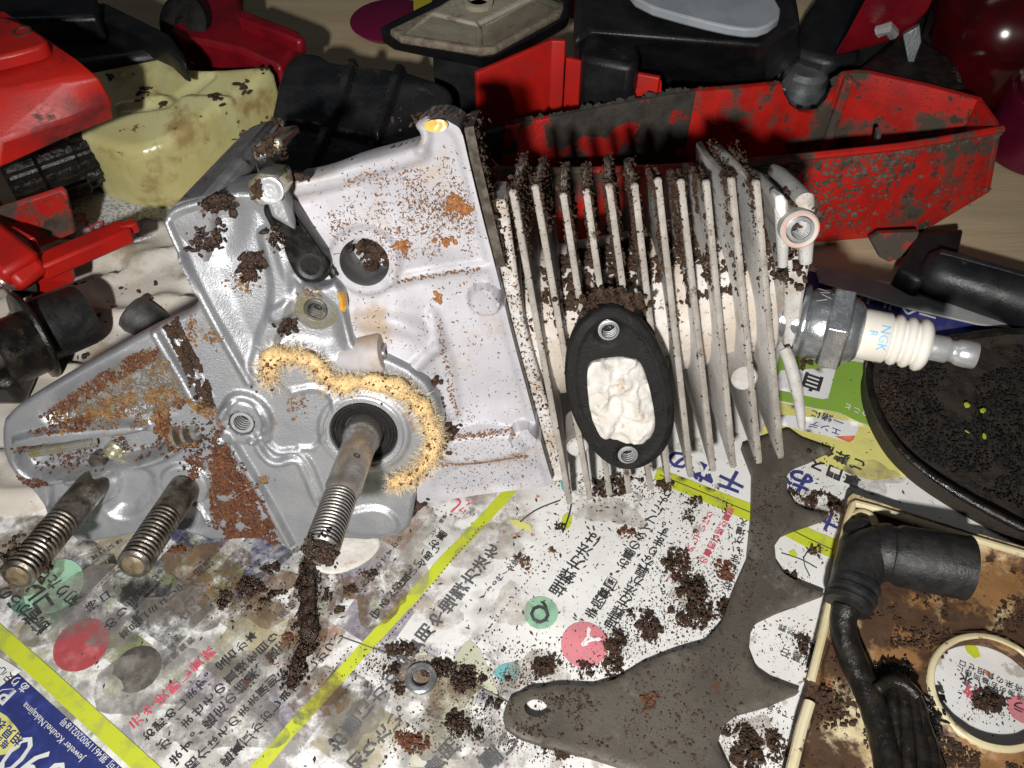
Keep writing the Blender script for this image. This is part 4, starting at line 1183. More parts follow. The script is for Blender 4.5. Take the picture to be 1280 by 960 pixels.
# --- upper left: red cover with a screw pad
t = thing('red_cover', 'bright red angled plastic cover with a screw pad at the far left', 'cover', T(30, 215, 0))
zr = 7.0
row0 = [T(-160, 20, zr + .4), T(4, 6, zr + .4), T(34, 32, zr + .3), T(62, 50, zr + .2)]
prof = [
    [T(-170, 40, zr + .4), T(4, 12, zr + .4), T(60, 48, zr + .3), T(92, 72, zr + .2)],
    [T(-170, 132, zr), T(0, 112, zr), T(70, 99, zr), T(114, 88, zr)],
    [T(-170, 142, zr - .15), T(0, 122, zr - .15), T(78, 106, zr - .15), T(124, 98, zr - .15)],
    [T(-170, 206, 6.0), T(0, 176, 6.0), T(85, 150, 6.0), T(140, 126, 6.0)],
    [T(-170, 240, 5.3), T(0, 210, 5.3), T(85, 172, 5.3), T(143, 149, 5.3)]]
V = np.array([p for r in prof for p in r]); Fs = [(i * 4 + j, i * 4 + j + 1, i * 4 + j + 5, i * 4 + j + 4) for i in range(4) for j in range(3)]
M_red_cov = mat('scuffed_red_cover', (.60, .018, .010), (.46, .014, .010), rough=.36, rough2=.5, scale=.8, bump=.15, bscale=12, layers=[((.13, .02, .022), .30, .50, .66, .55), ((.05, .015, .015), .8, .62, .72, .6), ((.10, .03, .02), 6, .67, .72, .7)])
mk('shell', (V, Fs), M_red_cov, t, solid=.25, bevel=.1, smooth=30)
pad = slab([(-60, 40), (-10, 20), (15, 22), (52, 42), (62, 52), (40, 62), (-60, 84)], zr + .62, .5, 1)
mk('screw_pad', pad, M_red_cov, t, bevel=.1)
mk('screw_hole', lathe(T(27, 39, zr + .64), (0, 0, 1), [(.30, -.1), (.30, .02), (.22, .03), (.2, -.05), (.01, -.05)], 24), mat('rusty_hole', (.13, .05, .03), (.07, .03, .02), rough=.7, scale=5), t)
mk('leg', slab([(-150, 170), (-60, 150), (-60, 175), (-150, 200)], 5.6, 5.5), M_red, t)

# --- yellow fuel tank and its ribbed black cap
t = thing('fuel_tank', 'translucent yellowed plastic fuel tank smeared with brown grime', 'tank', T(170, 200, 0))
tk_out = smooth_closed(np.vstack([tp([(88, 165), (110, 176), (150, 186), (186, 186), (250, 160), (300, 128), (346, 100)], 3.0), tp([(338, 90), (268, 94)], 3.2), tp([(224, 72), (180, 54), (130, 66), (92, 80)], 3.9)]), 1)
gz = 3.4
g1 = tp([(262, 96), (205, 128), (150, 134)], gz); g2 = tp([(90, 150), (130, 148), (170, 162), (182, 172)], 3.2); g3 = tp([(182, 172), (260, 126), (330, 96)], 3.1)
def tank_h(U, V):
    d = pdist(U, V, tk_out, True)
    y0 = T(180, 186, 3.0)[1]
    h = 2.9 + .22 * (V - y0)
    h = np.minimum(h, 4.0)
    h = h - .22 * sstep(1 - (pdist(U, V, g1) - .1) / .22) - .30 * sstep((U + 13.6) / .5) * sstep((V - T(260, 128, 3.2)[1]) / .4)
    r = .38
    return h - r * (1 - np.sqrt(np.clip(1 - (1 - np.clip(d / r, 0, 1)) ** 2, 0, 1)))
mk('tank_shell', relief(tk_out, tframe, tank_h, .11, depth=.12), M_tank, t, smooth=180)
c0, c1 = T(92, 196, 1.9), T(12, 224, 1.9)
ax = nrm(c1 - c0)
u2, v2, w2 = basis(ax)
lps = []
for h, s in ((-.6, .9), (-.1, .92), (0, 1.0), (1.2, 1.0), (1.25, .9), (1.35, 1.0), (2.3, 1.0), (2.45, .85)):
    a = np.linspace(0, 2 * math.pi, 72, endpoint=False)
    r = s * (1.35 + .07 * np.sign(np.sin(a * 18)))
    lps.append(c0 + ax * h + r[:, None] * (np.cos(a)[:, None] * u2 + np.sin(a)[:, None] * v2))
mk('filler_cap', loft(lps), M_gloss_blk, t, smooth=25)

# --- black beam behind the tank
t = thing('tool_grip_casing', 'long black plastic handle part lying behind the yellow tank', 'handle', T(100, 60, 0))
mk('grip', slab([(-80, -60), (110, -30), (122, 18), (205, 48), (214, 52), (214, 62), (100, 78), (-20, 70)], 4.2, 3.9, 0), M_blk, t, bevel=.3)
mk('upper_rail', slab([(118, 4), (130, 2), (212, 42), (226, 62), (232, 78), (222, 74), (206, 58), (124, 22)], 4.8, .9), M_blk, t, bevel=.15)
mk('side_flange', slab([(-60, -40), (60, -40), (124, 0), (122, 20), (-60, 26)], 5.3, 1.1), M_blk, t, bevel=.2)

# --- dark red bracket with a round grommet
t = thing('red_bracket', 'dull red bracket with a dark round grommet behind the yellow tank', 'bracket', T(300, 50, 0))
z = 3.2
mk('arm', slab([(212, 34), (222, 2), (250, -20), (300, -20), (303, 12), (372, 38), (380, 46), (350, 84), (300, 62), (258, 52), (226, 48)], z, 2.2), M_red_dark, t, bevel=.2)
mk('raised_edge', slab([(300, 10), (372, 38), (382, 48), (372, 52), (356, 44), (296, 22)], z + .5, .6), M_red_dark, t, bevel=.12)
g = T(230, 30, z)
mk('grommet', lathe(g, (-.3, -.75, .6), [(.5, -.3), (1.15, -.2), (1.15, .1), (1.0, .22), (.5, .26), (.3, .22), (.25, .0)], 30), M_gasket, t)

# --- black ribbed cover
t = thing('ribbed_cover', 'black ribbed plastic cover with brown dust along its ribs behind the crankcase', 'cover', T(440, 190, 0))
z = 4.6
co = smooth_closed(tp([(300, 190), (330, 118), (352, 66), (368, 54), (396, 54), (416, 66), (500, 72), (556, 88), (566, 96), (556, 120), (530, 180), (500, 230), (330, 240)], z), 1)
rl = [tp(q, z) for q in ([(448, 52), (425, 100), (390, 150), (362, 205)], [(505, 66), (470, 130), (430, 200)])]
cr = [tp(q, z) for q in ([(345, 124), (390, 128), (450, 138), (520, 160)],)]
tip = tp([(436, 56), (456, 60)], z)
def cov_h(U, V):
    h = z - .55 * (1 - np.clip((V - 27.5) / 6, 0, 1)) - .8 * np.clip((28 - V) / 3, 0, 1)
    for q in rl: h = h + .34 * sstep(1 - (pdist(U, V, q) - .13) / .10)
    for q in cr: h = h - .30 * sstep(1 - (pdist(U, V, q) - .05) / .12)
    d = pdist(U, V, co, True)
    return h - .25 * np.clip(1 - d / .2, 0, 1) ** 2 + .01 * fbm(U * 2, V * 2)
mk('ribbed_shell', relief(co, tframe, cov_h, .10, depth=.1), M_blk_dusty, t, smooth=40)

M_rib = mat('dusty_rib', (.022, .02, .019), (.085, .06, .04), rough=.7, scale=1.5, bump=.5)
# --- air filter on its black base
t = thing('air_filter', 'beige box-shaped air filter sitting in a black tray', 'air filter', T(600, 40, 0))
z = 5.4
def pad2(pts, z): return np.array([T(x, y, z) for x, y in pts])
b_out = [(472, 36), (480, 30), (560, -10), (640, -44), (716, 0), (712, 20), (660, 48), (620, 68), (600, 70), (560, 62), (490, 48)]
mk('base_tray', loft([pad2(b_out, z), pad2([(x + (600 - x) * .03, y + 16) for x, y in b_out], z - 1.2)]), M_blk, t, bevel=.2)
mk('gasket_lip', slab([(486, 36), (570, -4), (640, -36), (706, 2), (700, 16), (618, 60), (600, 62), (500, 46)], z + .22, .3), M_grey_mud, t, bevel=.1)
lo_ = pad2([(502, 44), (560, 2), (630, -30), (698, 0), (700, 10), (616, 58), (600, 58)], z + .2)
hi_ = pad2([(536, 16), (568, -4), (624, -26), (664, -10), (668, -2), (610, 30), (598, 32)], z + 1.9)
mk('filter_box', loft([lo_, hi_]), M_beige, t, bevel=.25, seg=3)
mk('frame_strip', tube([lo_[4] + (0, 0, .06), (lo_[4] + hi_[4]) / 2 + (0, -.03, .06), hi_[4] + (0, 0, .06)], .13, 8), M_beige, t)
mk('frame_strip', tube([lo_[6] + (0, 0, .06), (lo_[6] + hi_[6]) / 2 + (0, -.03, .08), hi_[6] + (0, 0, .06), hi_[4] + (0, 0, .08)], .13, 8), M_beige, t)
mk('loop_boss', lathe(T(598, 4, z + 1.95), (0, 0, 1), [(.5, -.1), (.5, .12), (.36, .14), (.34, -.05)], 24), M_beige, t)
mk('foot', slab([(540, 60), (620, 70), (660, 50), (600, 40)], z - 1.0, z - 1.05), M_blk, t)

# --- red two-winged housing behind the tray
t = thing('red_housing', 'red plastic housing with two upright walls behind the long red tray', 'housing', T(690, 120, 0))
zt = 5.0
A_, B_, C_, D_ = T(597, 92, zt), T(690, 51, zt), T(706, 52, zt), T(824, 98, zt - .6)
def wallstrip(top, bot, name, m, th=.22, par=None):
    V = np.vstack([top, bot]); n = len(top)
    return mk(name, (V, [(i, i + 1, n + i + 1, n + i) for i in range(n - 1)]), m, par, solid=th, smooth=25, bevel=.05)
dn = lambda p, z=.1: np.array([p[0], p[1], z])
B2, C2 = T(690, 51, zt), T(707, 73, zt - .7)
wallstrip([A_, B_, T(707, 52, zt)], [dn(A_), dn(B_), dn(T(707, 52, zt))], 'left_wall', M_red, par=t)
wallstrip([C2, T(764, 86, zt - .75), D_], [dn(C2), dn(T(764, 86, zt - .75)), dn(D_)], 'right_wall', M_red, par=t)
mk('sloped_ledge', prism([T(772, 126, 3.4), T(776, 118, 3.6), T(818, 96, 4.2), T(828, 100, 4.2), T(828, 116, 3.6)], (0, 0, -.4)), M_red, t, bevel=.08)
mk('floor_panel', slab([(600, 150), (690, 70), (820, 100), (800, 150)], .5, .4), M_red, t)

# --- long red tray (mud caked)
t = thing('red_tray', 'long open red plastic casing caked with dried mud behind the cooling fins', 'casing', T(1000, 260, 0))
zt = 4.0
fr = [(619, 212), (700, 214), (860, 209), (970, 199), (1060, 190), (1142, 181), (1252, 161)]
frb = [(628, 285), (705, 300), (862, 308), (965, 306), (1040, 302), (1149, 293), (1238, 240)]
ftop = [T(x, y, zt) for x, y in fr]
fbot = [TY(x, y, p[1] - .25) for (x, y), p in zip(frb, ftop)]
fbot = [np.array([p[0], p[1], max(.1, p[2])]) for p in fbot]
wallstrip(ftop, fbot, 'front_wall', M_red_dirty, .25, t)
bl = [(588, 166), (660, 148), (740, 132), (822, 117), (868, 110)]
btop = [T(x, y, zt) for x, y in bl]
wallstrip(btop, [dn(p) for p in btop], 'sooty_rear_wall', M_red_soot, .25, t)
# rear wall with the round cut-out
def rear(px_list):
    return [T(x, y, zt) for x, y in px_list]
sc = [(868, 110), (920, 106), (974, 101)]
top = rear(sc)
for x, y in ((977, 112), (984, 126), (996, 135), (1008, 138), (1022, 135), (1034, 122), (1041, 106), (1045, 96)):
    f = (x - 974) / (1045 - 974)
    Y = T(974, 101, zt)[1] * (1 - f) + T(1050, 90, zt)[1] * f
    top.append(TY(x, y, Y))
top += rear([(1053, 89), (1070, 87), (1087, 88), (1160, 104), (1228, 122)])
wallstrip(top, [dn(p) for p in top], 'rear_wall', M_red_dirty, .25, t)
wallstrip([btop[0], T(597, 190, zt), ftop[0]], [dn(btop[0]), dn(T(597, 190, zt)), fbot[0]], 'left_end_wall', M_red, .25, t)
wallstrip([top[-1], T(1248, 150, zt), ftop[-1]], [dn(top[-1]), dn(T(1248, 150, zt), 1.0), fbot[-1]], 'right_end_wall', M_red_dirty, .25, t)
fl_ = [dn(p, .3) for p in btop] + [dn(p, .3) for p in top[-5:]] + [dn(p, .3) + (0, .15, 0) for p in ftop[::-1]]
mk('tray_floor', prism(fl_, (0, 0, -.15)), M_red_dirty, t)
rib_ = top[-5]
mk('inner_rib', prism([rib_ + (0.0, -.15, 0), rib_ + (.35, -.2, 0), dn(rib_) + (.35, -.2, 0), dn(rib_) + (0, -.15, 0)], (0, -.35, -.1)), M_red_dirty, t, bevel=.08)
mk('corner_bracket', prism([T(1088, 300, .9), T(1100, 292, 1.2), T(1150, 290, 1.2), T(1140, 318, .5), T(1112, 328, .2), T(1100, 322, .3)], (0, .3, -.1)), M_red_dirty, t, bevel=.05)
mk('inner_clip', prism([T(1097, 166, 3.0), T(1102, 164, 3.0), T(1100, 180, 2.6), T(1095, 180, 2.6)], (0, .3, 0)), M_greymetal, t)
mk('rim_bead', tube(smooth_open(np.array(ftop) + (0, -.05, .02), 1), .14, 8), M_red_dirty, t)
fbl = slab([(1150, 290), (1206, 284), (1200, 312), (1152, 352), (1122, 336)], 1.2, 1.1)
o = mk('rubber_block', fbl, M_blk, None, bevel=.15); tag(o, 'black rubber block under the right end of the long red casing', 'rubber block')

# --- black box with a pale lid
t = thing('black_box', 'large black plastic box with a pale grey lid at the back', 'box', T(850, 60, 0))
z = 6.0
mk('box_body', loft([pad2([(716, 56), (738, 40), (800, 46), (955, 58), (1000, 26), (985, -60), (720, -60)], z), pad2([(720, 96), (742, 86), (800, 96), (950, 112), (1002, 76), (985, -30), (720, -30)], 2.2)]), M_blk, t, bevel=.25)
mk('lid', slab([(780, -20), (800, 4), (870, 24), (925, 36), (955, 36), (980, 18), (965, -10), (930, -40), (790, -40)], z + .7, .35, 1), M_lid, t, bevel=.08)
mk('step', slab([(728, 46), (800, 54), (800, 76), (790, 84), (728, 72)], z - .8, 2.5), M_blk, t, bevel=.2)
mk('box_foot', slab([(760, 60), (960, 70), (960, 20), (760, 20)], 2.4, 2.3), M_blk, t)

# --- grey carburettor seen through the cut-out
t = thing('carburettor', 'grey metal carburettor seen over the round cut-out of the red casing', 'carburettor', T(1010, 120, 0))
z = 1.3
mk('flange_plate', slab([(970, 128), (978, 100), (1000, 88), (1044, 96), (1056, 118), (1046, 150), (985, 150)], z, .5), M_greymetal, t, bevel=.1)
mk('float_bowl', lathe(T(1004, 104, z), (0, 0, 1), [(.9, 0), (.9, .5), (.7, .7), (.3, .75)], 24), M_greymetal, t)
mk('throttle_barrel', lathe(T(990, 84, z + .4), nrm(np.array([1, .25, .1])), [(.35, 0), (.5, .1), (.5, 1.1), (.3, 1.2), (.3, 1.9)], 20), M_term, t)
mk('support_body', slab([(975, 140), (985, 90), (1050, 92), (1050, 140)], z - .5, z - .5), M_greymetal, t)
for x, y in ((982, 134), (998, 138), (1016, 138)): mk('body_slot', slab([(x - 4, y + 4), (x + 4, y + 6), (x + 6, y - 6), (x - 2, y - 8)], z + .05, .3), M_blk, t)
for x, y, r in ((1052, 70, .35), (1040, 94, .3), (1060, 66, .22)): mk('brass_jet', lathe(T(x, y, z + .2), nrm(np.array([.2, -.4, 1])), [(r, -1.2), (r, .2), (r * .7, .3), (.05, .32)], 14), M_term, t)
mk('throttle_lever', prism([T(972, 108, z + .5), T(1004, 66, z + .9), T(1010, 70, z + .9), T(982, 112, z + .5)], (0, 0, -.2)), M_greymetal, t, bevel=.04)

# --- dark things at the back right
t = thing('red_engine_shroud', 'dark red plastic panel leaning at the back right', 'panel', T(1100, 60, 0))
mk('panel_sheet', prism([T(1044, 66, 3.2), T(1060, 40, 4.4), T(1092, -20, 6.2), T(1180, -30, 6.6), T(1160, 12, 5.2), T(1132, 42, 4.0), T(1086, 56, 3.6)], (.1, .25, -.3)), M_red_dark, t, bevel=.08)
mk('panel_post', slab([(1080, 20), (1120, 10), (1120, 40), (1080, 50)], 3.6, 3.5), M_blk, t)
t = thing('black_motor_housing', 'glossy black motor housing behind the right end of the red casing', 'housing', T(1150, 90, 0))
mk('housing_body', loft([pad2([(1060, 96), (1090, 70), (1120, 40), (1150, 44), (1190, 70), (1210, 110), (1170, 112)], 3.4), pad2([(1060, 120), (1090, 100), (1120, 80), (1150, 80), (1190, 100), (1210, 130), (1170, 134)], .4)]), M_gloss_blk, t, bevel=.3)
mk('chrome_edge', tube([T(1098, 40, 4.3), T(1110, 34, 4.6), T(1116, 42, 4.2)], .25, 8), M_term, t)
mk('grey_fin', prism([T(1128, 44, 4.2), T(1150, 32, 4.6), T(1152, 52, 4.0), T(1140, 86, 3.2), T(1136, 84, 3.2)], (.05, .25, 0)), M_greymetal, t, bevel=.04)
t = thing('maroon_canister', 'dark maroon canister standing at the right edge behind the red casing', 'canister', T(1260, 170, 0))
mk('canister_body', lathe(T(1290, 186, .05), (0, 0, 1), [(2.0, 0), (2.0, 2.4), (1.9, 2.6), (1.7, 2.65)], 40), M_maroon, t, smooth=40)
mk('canister_lid', lathe(T(1290, 186, .05), (0, 0, 1), [(1.75, 2.6), (1.75, 2.9), (1.6, 3.0), (.1, 3.02)], 40), M_maroon, t)
t = thing('dark_red_machine', 'dark red rounded machine body with bright highlights in the far right corner', 'machine', T(1270, 60, 0))
mk('machine_body', lathe(T(1330, 40, 3.2), nrm(np.array([1, -.15, .1])), [(1.5, -5.2), (2.6, -4.6), (3.2, -3.0), (3.3, 0), (3.2, 3)], 40), mat('dark_glossy_red', (.055, .002, .004), (.03, .002, .003), rough=.15, scale=.8), t, smooth=60)
mk('machine_foot', slab([(1230, 80), (1330, 80), (1330, 40), (1230, 40)], 1.2, 1.15), M_blk, t)
0 and mk('machine_cap', lathe(T(1236, 40, 4.4), nrm(np.array([-.4, -.7, .6])), [(.8, -.4), (.8, .1), (.6, .2), (.1, .22)], 20), M_greymetal, t)
t = thing('black_backdrop_block', 'made-up black finned block darkening the back behind the leaning red panel', 'cover', T(1040, 30, 0))  # invented dark block, added so the bench behind does not show bright
mk('backdrop_body', slab([(985, 60), (1010, 10), (1040, -30), (1100, -60), (1250, -60), (1225, 30), (1180, 60), (1100, 66), (1040, 76)], 2.6, 2.5), M_blk, t, bevel=.3)
for k in range(6): mk('backdrop_fin', slab([(1130 + k * 14, 24 + k * 3), (1138 + k * 14, 22 + k * 3), (1150 + k * 14, -20), (1142 + k * 14, -20)], 3.3, .9), M_blk, t)
t = thing('can_with_lettering', 'dark red can with white lettering between the air filter and the black box', 'can', T(735, 20, 0))
cc_ = T(738, 52, .05)
mk('can_body', lathe(cc_ + (0, 3.5, 0), (0, 0, 1), [(1.5, 0), (1.5, 4.2), (1.4, 4.4), (.1, 4.42)], 36), M_red_dark, t)
mk('white_band', lathe(cc_ + (0, 3.5, 0), (0, 0, 1), [(1.505, 3.2), (1.52, 3.22), (1.52, 3.8), (1.505, 3.82)], 36, False), mat('white_label', (.5, .5, .48), rough=.5), t)
o = mk('magenta_dish', lathe(T(490, 32, 0), (0, 0, 1), [(1.7, 0), (2.0, .3), (1.9, .35), (.1, .3)], 40), mat('magenta_plastic', (.14, .006, .04), rough=.35)); tag(o, 'flat magenta plastic dish behind the air filter', 'dish')
o = mk('yellow_strip', prism([T(517, 18, 1.2), T(540, 18, 1.2), T(540, -40, 1.2), T(516, -40, 1.2)], (0, .05, -.6)), mat('yellow_plastic', (.42, .38, .03), rough=.4), bevel=.05); tag(o, 'upright yellow plastic strip beside the magenta dish', 'strip')

# --- left: red bracket with vibration mounts
t = thing('handle_bracket', 'bright red bracket bar with black rubber vibration mounts at the left edge', 'bracket', T(60, 380, 0))
def bar(p, q, w, h, upv=(0, 0, 1)):
    p, q = np.asarray(p), np.asarray(q)
    d = nrm(q - p); s = nrm(np.cross(d, upv)); uu = np.cross(s, d)
    L = [np.array([c + s * a * w / 2 + uu * b * h / 2 for a, b in ((-1, -1), (1, -1), (1, 1), (-1, 1))]) for c in (p, q)]
    return loft(L)
mk('bar', bar(T(48, 336, 3.0), T(160, 288, 2.6), .75, .6), M_red, t, bevel=.1)
mk('bar_tip', bar(T(150, 288, 2.75), T(172, 281, 2.7), .35, .4), M_red, t, bevel=.08)
mk('arm', bar(T(-60, 262, 3.9), T(30, 338, 3.4), 1.25, .7), M_red, t, bevel=.18)
mk('arm_end', bar(T(22, 330, 3.4), T(44, 352, 2.9), 1.1, .7), M_red, t, bevel=.2)
mk('back_plate', prism([T(-40, 276, 3.8), T(76, 238, 3.6), T(82, 244, 3.5), T(94, 292, 2.0), T(46, 312, 1.8), T(-40, 336, 2.0)], (.03, .2, .08)), M_red_dirty, t, bevel=.06)
mk('gusset', prism([T(8, 284, 3.6), T(36, 300, 3.4), T(44, 318, 2.6), T(20, 312, 2.8)], (.2, .1, 0)), M_red, t, bevel=.05)
mk('lower_plate', prism([T(38, 350, 2.6), T(88, 332, 2.2), T(92, 352, 1.6), T(40, 372, 1.8)], (0, .2, 0)), M_red, t)
m0, m1 = T(108, 392, 1.2), T(40, 420, 1.5)
ax = nrm(m1 - m0)
mk('rubber_mount', lathe(m0, ax, [(.85, -.05), (.98, 0), (1.02, .15), (1.02, 1.55), (.95, 1.62)], 40), M_black_rub, t)
fl2 = mk('mount_flange', lathe(m0 + ax * 1.6, ax, [(1.0, 0), (1.45, .04), (1.50, .12), (1.45, .22), (1.3, .25), (.5, .3), (.45, .15), (.1, .12)], 44), M_gloss_blk, t)
mk('slot_hole', lathe(m0 + ax * 1.9 + np.array([.1, -.1, .1]), ax, [(.34, -.1), (.34, .02), (.25, .03), (.22, -.06)], 24), M_steel_dirty, fl2)
m2 = T(8, 350, 2.6)
mk('bolt_head', lathe(m2, ax, [(.7, -.6), (.72, 0), (.65, .1), (.4, .12), (.35, .0)], 30), M_steel_dirty, t)
m3 = T(12, 440, 1.6)
mk('rubber_mount', lathe(m3, ax, [(1.0, -.9), (1.05, -.8), (1.05, .3), (.95, .4), (.5, .42)], 40), M_gloss_blk, t)
mk('bolt_head', lathe(m3 + ax * .3 + np.array([.05, -.5, .5]), ax, [(.45, -.3), (.48, .1), (.3, .2), (.05, .2)], 20), M_steel_dirty, t)
mk('mount_base', bar(T(-50, 470, .9), T(36, 470, .9), 1.6, 1.2), M_gloss_blk, t, bevel=.3)
sp = T(165, 390, .45)
o = mk('rubber_grommet', lathe(sp, nrm(np.array([-.55, .25, .35])), [(.62, -1.8), (.68, -.2), (.62, .05), (.5, .12), (.1, .14)], 28), mat('worn_grey_rubber', (.045, .045, .045), (.09, .085, .08), rough=.5, scale=3, bump=.4)); tag(o, 'small worn black rubber bung on the rag beside the engine', 'bung')

# --- grey spiked bumper plate
pl_out = [(928, 556), (985, 536), (1002, 548), (1041, 561), (1012, 575), (992, 582), (984, 592), (984, 614), (995, 631), (1008, 637), (1039, 644), (1002, 657), (978, 667), (968, 681), (970, 702), (980, 717), (1000, 729), (1031, 741), (1000, 753), (970, 764), (946, 776),
          (938, 792), (936, 815), (945, 838), (962, 850), (1001, 864), (960, 881), (922, 892), (904, 906), (897, 930), (910, 958), (924, 990), (860, 1000), (800, 966), (740, 946), (690, 934), (652, 922), (633, 910), (628, 894), (637, 874), (660, 862), (700, 856), (742, 858), (772, 848), (802, 830), (842, 815), (880, 804), (901, 780), (916, 740), (934, 700), (940, 640), (941, 590)]
BP = tp(pl_out, .35)
bpl = resample(BP, .12)
bhole_c = T(670, 884, .35)[:2]
bh = np.stack([bhole_c[0] + .30 * np.cos(tt), bhole_c[1] + .26 * np.sin(tt)], 1)
def bp_h(U, V):
    d = pdist(U, V, BP, True)
    return .40 + .012 * fbm(U, V) - .05 * np.clip(1 - d / .06, 0, 1) - .03 * sstep(1 - np.abs(np.hypot(U - bhole_c[0], V - bhole_c[1]) - .55) / .1)
spike = mk('bumper_spike', relief(BP, tframe, bp_h, .12, depth=lambda u, v: bp_h(u, v) - .26, holes=[bh]), M_greyplate, smooth=40)
tag(spike, 'flat grey steel spiked bumper plate with pointed teeth lying on the newspaper', 'spiked plate')

# --- cream cover lower right
t = thing('cream_cover', 'cream plastic cover stained dark brown with an oval opening in the lower right corner', 'cover', T(1150, 800, 0))
c_out = tp([(1058, 626), (1064, 620), (1160, 652), (1300, 694), (1500, 760), (1560, 1120), (940, 1100), (984, 962), (1006, 870), (1028, 780), (1044, 700)], .6)
rc = T(1240, 862, .55)[:2]
ring_in = np.stack([rc[0] + 1.30 * np.cos(tt) * 1.05 + .25 * np.sin(tt), rc[1] + 1.30 * np.sin(tt) * 1.0 - .15 * np.cos(tt)], 1)
def cream_h(U, V):
    d = pdist(U, V, c_out, True)
    h = .36 + .04 * fbm(U * .8, V * .8) + .02 * fbm(U * 4, V * 4)
    h = h + .38 * sstep(1 - (d - .22) / .10)
    h = h + .05 * fbm(U * 2.5, V * 2.5)
    dr = pdist(U, V, ring_in, True)
    h = h + .16 * sstep(1 - (dr - .20) / .08)
    h = h + area_t(U, V, [(1064, 640), (1090, 655), (1060, 700), (1048, 700)], .2, .1)
    return h
def area_t(U, V, pts, h, f):
    P = smooth_closed(tp(pts, .6), 1)
    d = pdist(U, V, P, True)
    return h * sstep(np.where(inside(U, V, P), .5 + d / f * .5, .5 - d / f * .5))
mk('cover_panel', relief(c_out, tframe, cream_h, .12, depth=.1, holes=[ring_in]), M_cream, t, smooth=60)
ro = resample(ring_in, .15)
rr_ = np.vstack([ro, ro[:1]])
ringp = rc + (ro - rc) * 1.075
lp = [np.c_[rc + (ro - rc) * k, np.full(len(ro), zz)] for k, zz in ((1.005, .1), (1.005, .52), (1.03, .58), (1.10, .58), (1.14, .52), (1.15, .3))]
mk('opening_rim', loft(lp, cap=False), M_cream_clean, t, smooth=60)
rim = smooth_open(np.array([T(x, y, .78) for x, y in ((1300, 698), (1170, 660), (1070, 628), (1064, 632), (1050, 690), (1034, 770), (1014, 850))]), 1)
mk('raised_rim', tube(rim, .11, 10), M_cream_clean, t)
mk('raised_rim', tube(np.array([T(x, y, .76) for x, y in ((1012, 878), (1002, 910), (990, 960), (970, 1040))]), .14, 10), M_cream_clean, t)
mk('rim_loop', tube(smooth_open(np.array([T(x, y, .78) for x, y in ((1066, 646), (1076, 640), (1090, 646), (1094, 660))]), 2), .13, 10), M_cream_clean, t)

# --- spark plug boot and its lead
t = thing('plug_boot', 'black elbow rubber spark plug boot with ribbed collar resting on the cream cover', 'plug boot', T(1120, 720, .7))
z = 1.28
b0, b1 = T(1100, 690, z), T(1208, 710, z)
ax = nrm(b1 - b0); Lb = np.linalg.norm(b1 - b0)
mk('boot_sleeve', lathe(b0, ax, [(.70, -.2), (.78, .0), (.80, .15), (.74, .2), (.74, .35), (.82, .5), (.84, Lb - .15), (.86, Lb), (.80, Lb + .02), (.72, Lb - .05), (.68, Lb - .8)], 44), M_black_rub, t, smooth=40)
el = smooth_open(np.array([T(1112, 690, z), T(1090, 690, z), T(1076, 702, z), T(1070, 725, z), T(1062, 752, z - .1)]), 3)
mk('boot_elbow', tube(el, np.linspace(.72, .55, len(el)), 28), M_black_rub, t, smooth=180)
c0 = T(1072, 726, z); c1 = T(1058, 762, z - .1)
mk('ribbed_collar', lathe(c0, c1 - c0, [(.58, 0), (.62, .08), (.62, .2), (.55, .24), (.55, .32), (.63, .36), (.63, .5), (.56, .54), (.56, .6), (.60, .64), (.58, .8), (.45, .82)], 32), M_black_rub, t)
kn = T(1080, 664, z)
mk('boot_lug', lathe(T(1075, 668, z - .3), nrm(np.array([-.5, .4, .5])), [(.4, -.3), (.42, .2), (.3, .35), (.05, .4)], 20), M_black_rub, t)
ld = smooth_open(np.array([T(1058, 758, 1.15), T(1052, 782, .95), T(1062, 818, .8), T(1082, 858, .75), T(1098, 900, .75), T(1112, 960, .72), T(1120, 1030, .72)]), 3)
mk('lead_wire', tube(ld, .34 * (1 + .06 * vnoise(np.arange(len(ld)) * .5, 4.4)), 20), M_gloss_blk, t, smooth=180)
wb = thing('wire_bundle', 'twisted bundle of oily black wires on the cream cover in the bottom right corner', 'wires', T(1140, 930, .4))
core = resample(smooth_open(np.array([T(x, y, .78) for x, y in ((1112, 846), (1124, 862), (1134, 900), (1146, 950), (1160, 1010))]), 2), .09, False)
tk = np.arange(len(core))
for k in range(8):
    ph = k * math.pi / 4
    spread = np.interp(tk, [0, 8, len(core)], [.12, .36, .52]) * (1 + .15 * vnoise(tk * .3, k * 2.7))
    off = np.stack([np.cos(ph + tk * .035), .3 * np.cos(ph + tk * .035), .75 * np.sin(ph + tk * .035)], 1) * spread[:, None]
    mk('wire', tube(core + off + .03 * np.stack([vnoise(tk * .25, k * 5.1 + j) for j in range(3)], 1), .155 * (1 + .12 * vnoise(tk * .5, k * 3.3)), 12), M_gloss_blk, wb, smooth=180)
mk('binding_wrap', tube(smooth_open(np.array([T(x, y, 1.15) for x, y in ((1096, 862), (1112, 850), (1134, 856), (1148, 872))]), 2), .15, 10), M_gloss_blk, wb, smooth=180)

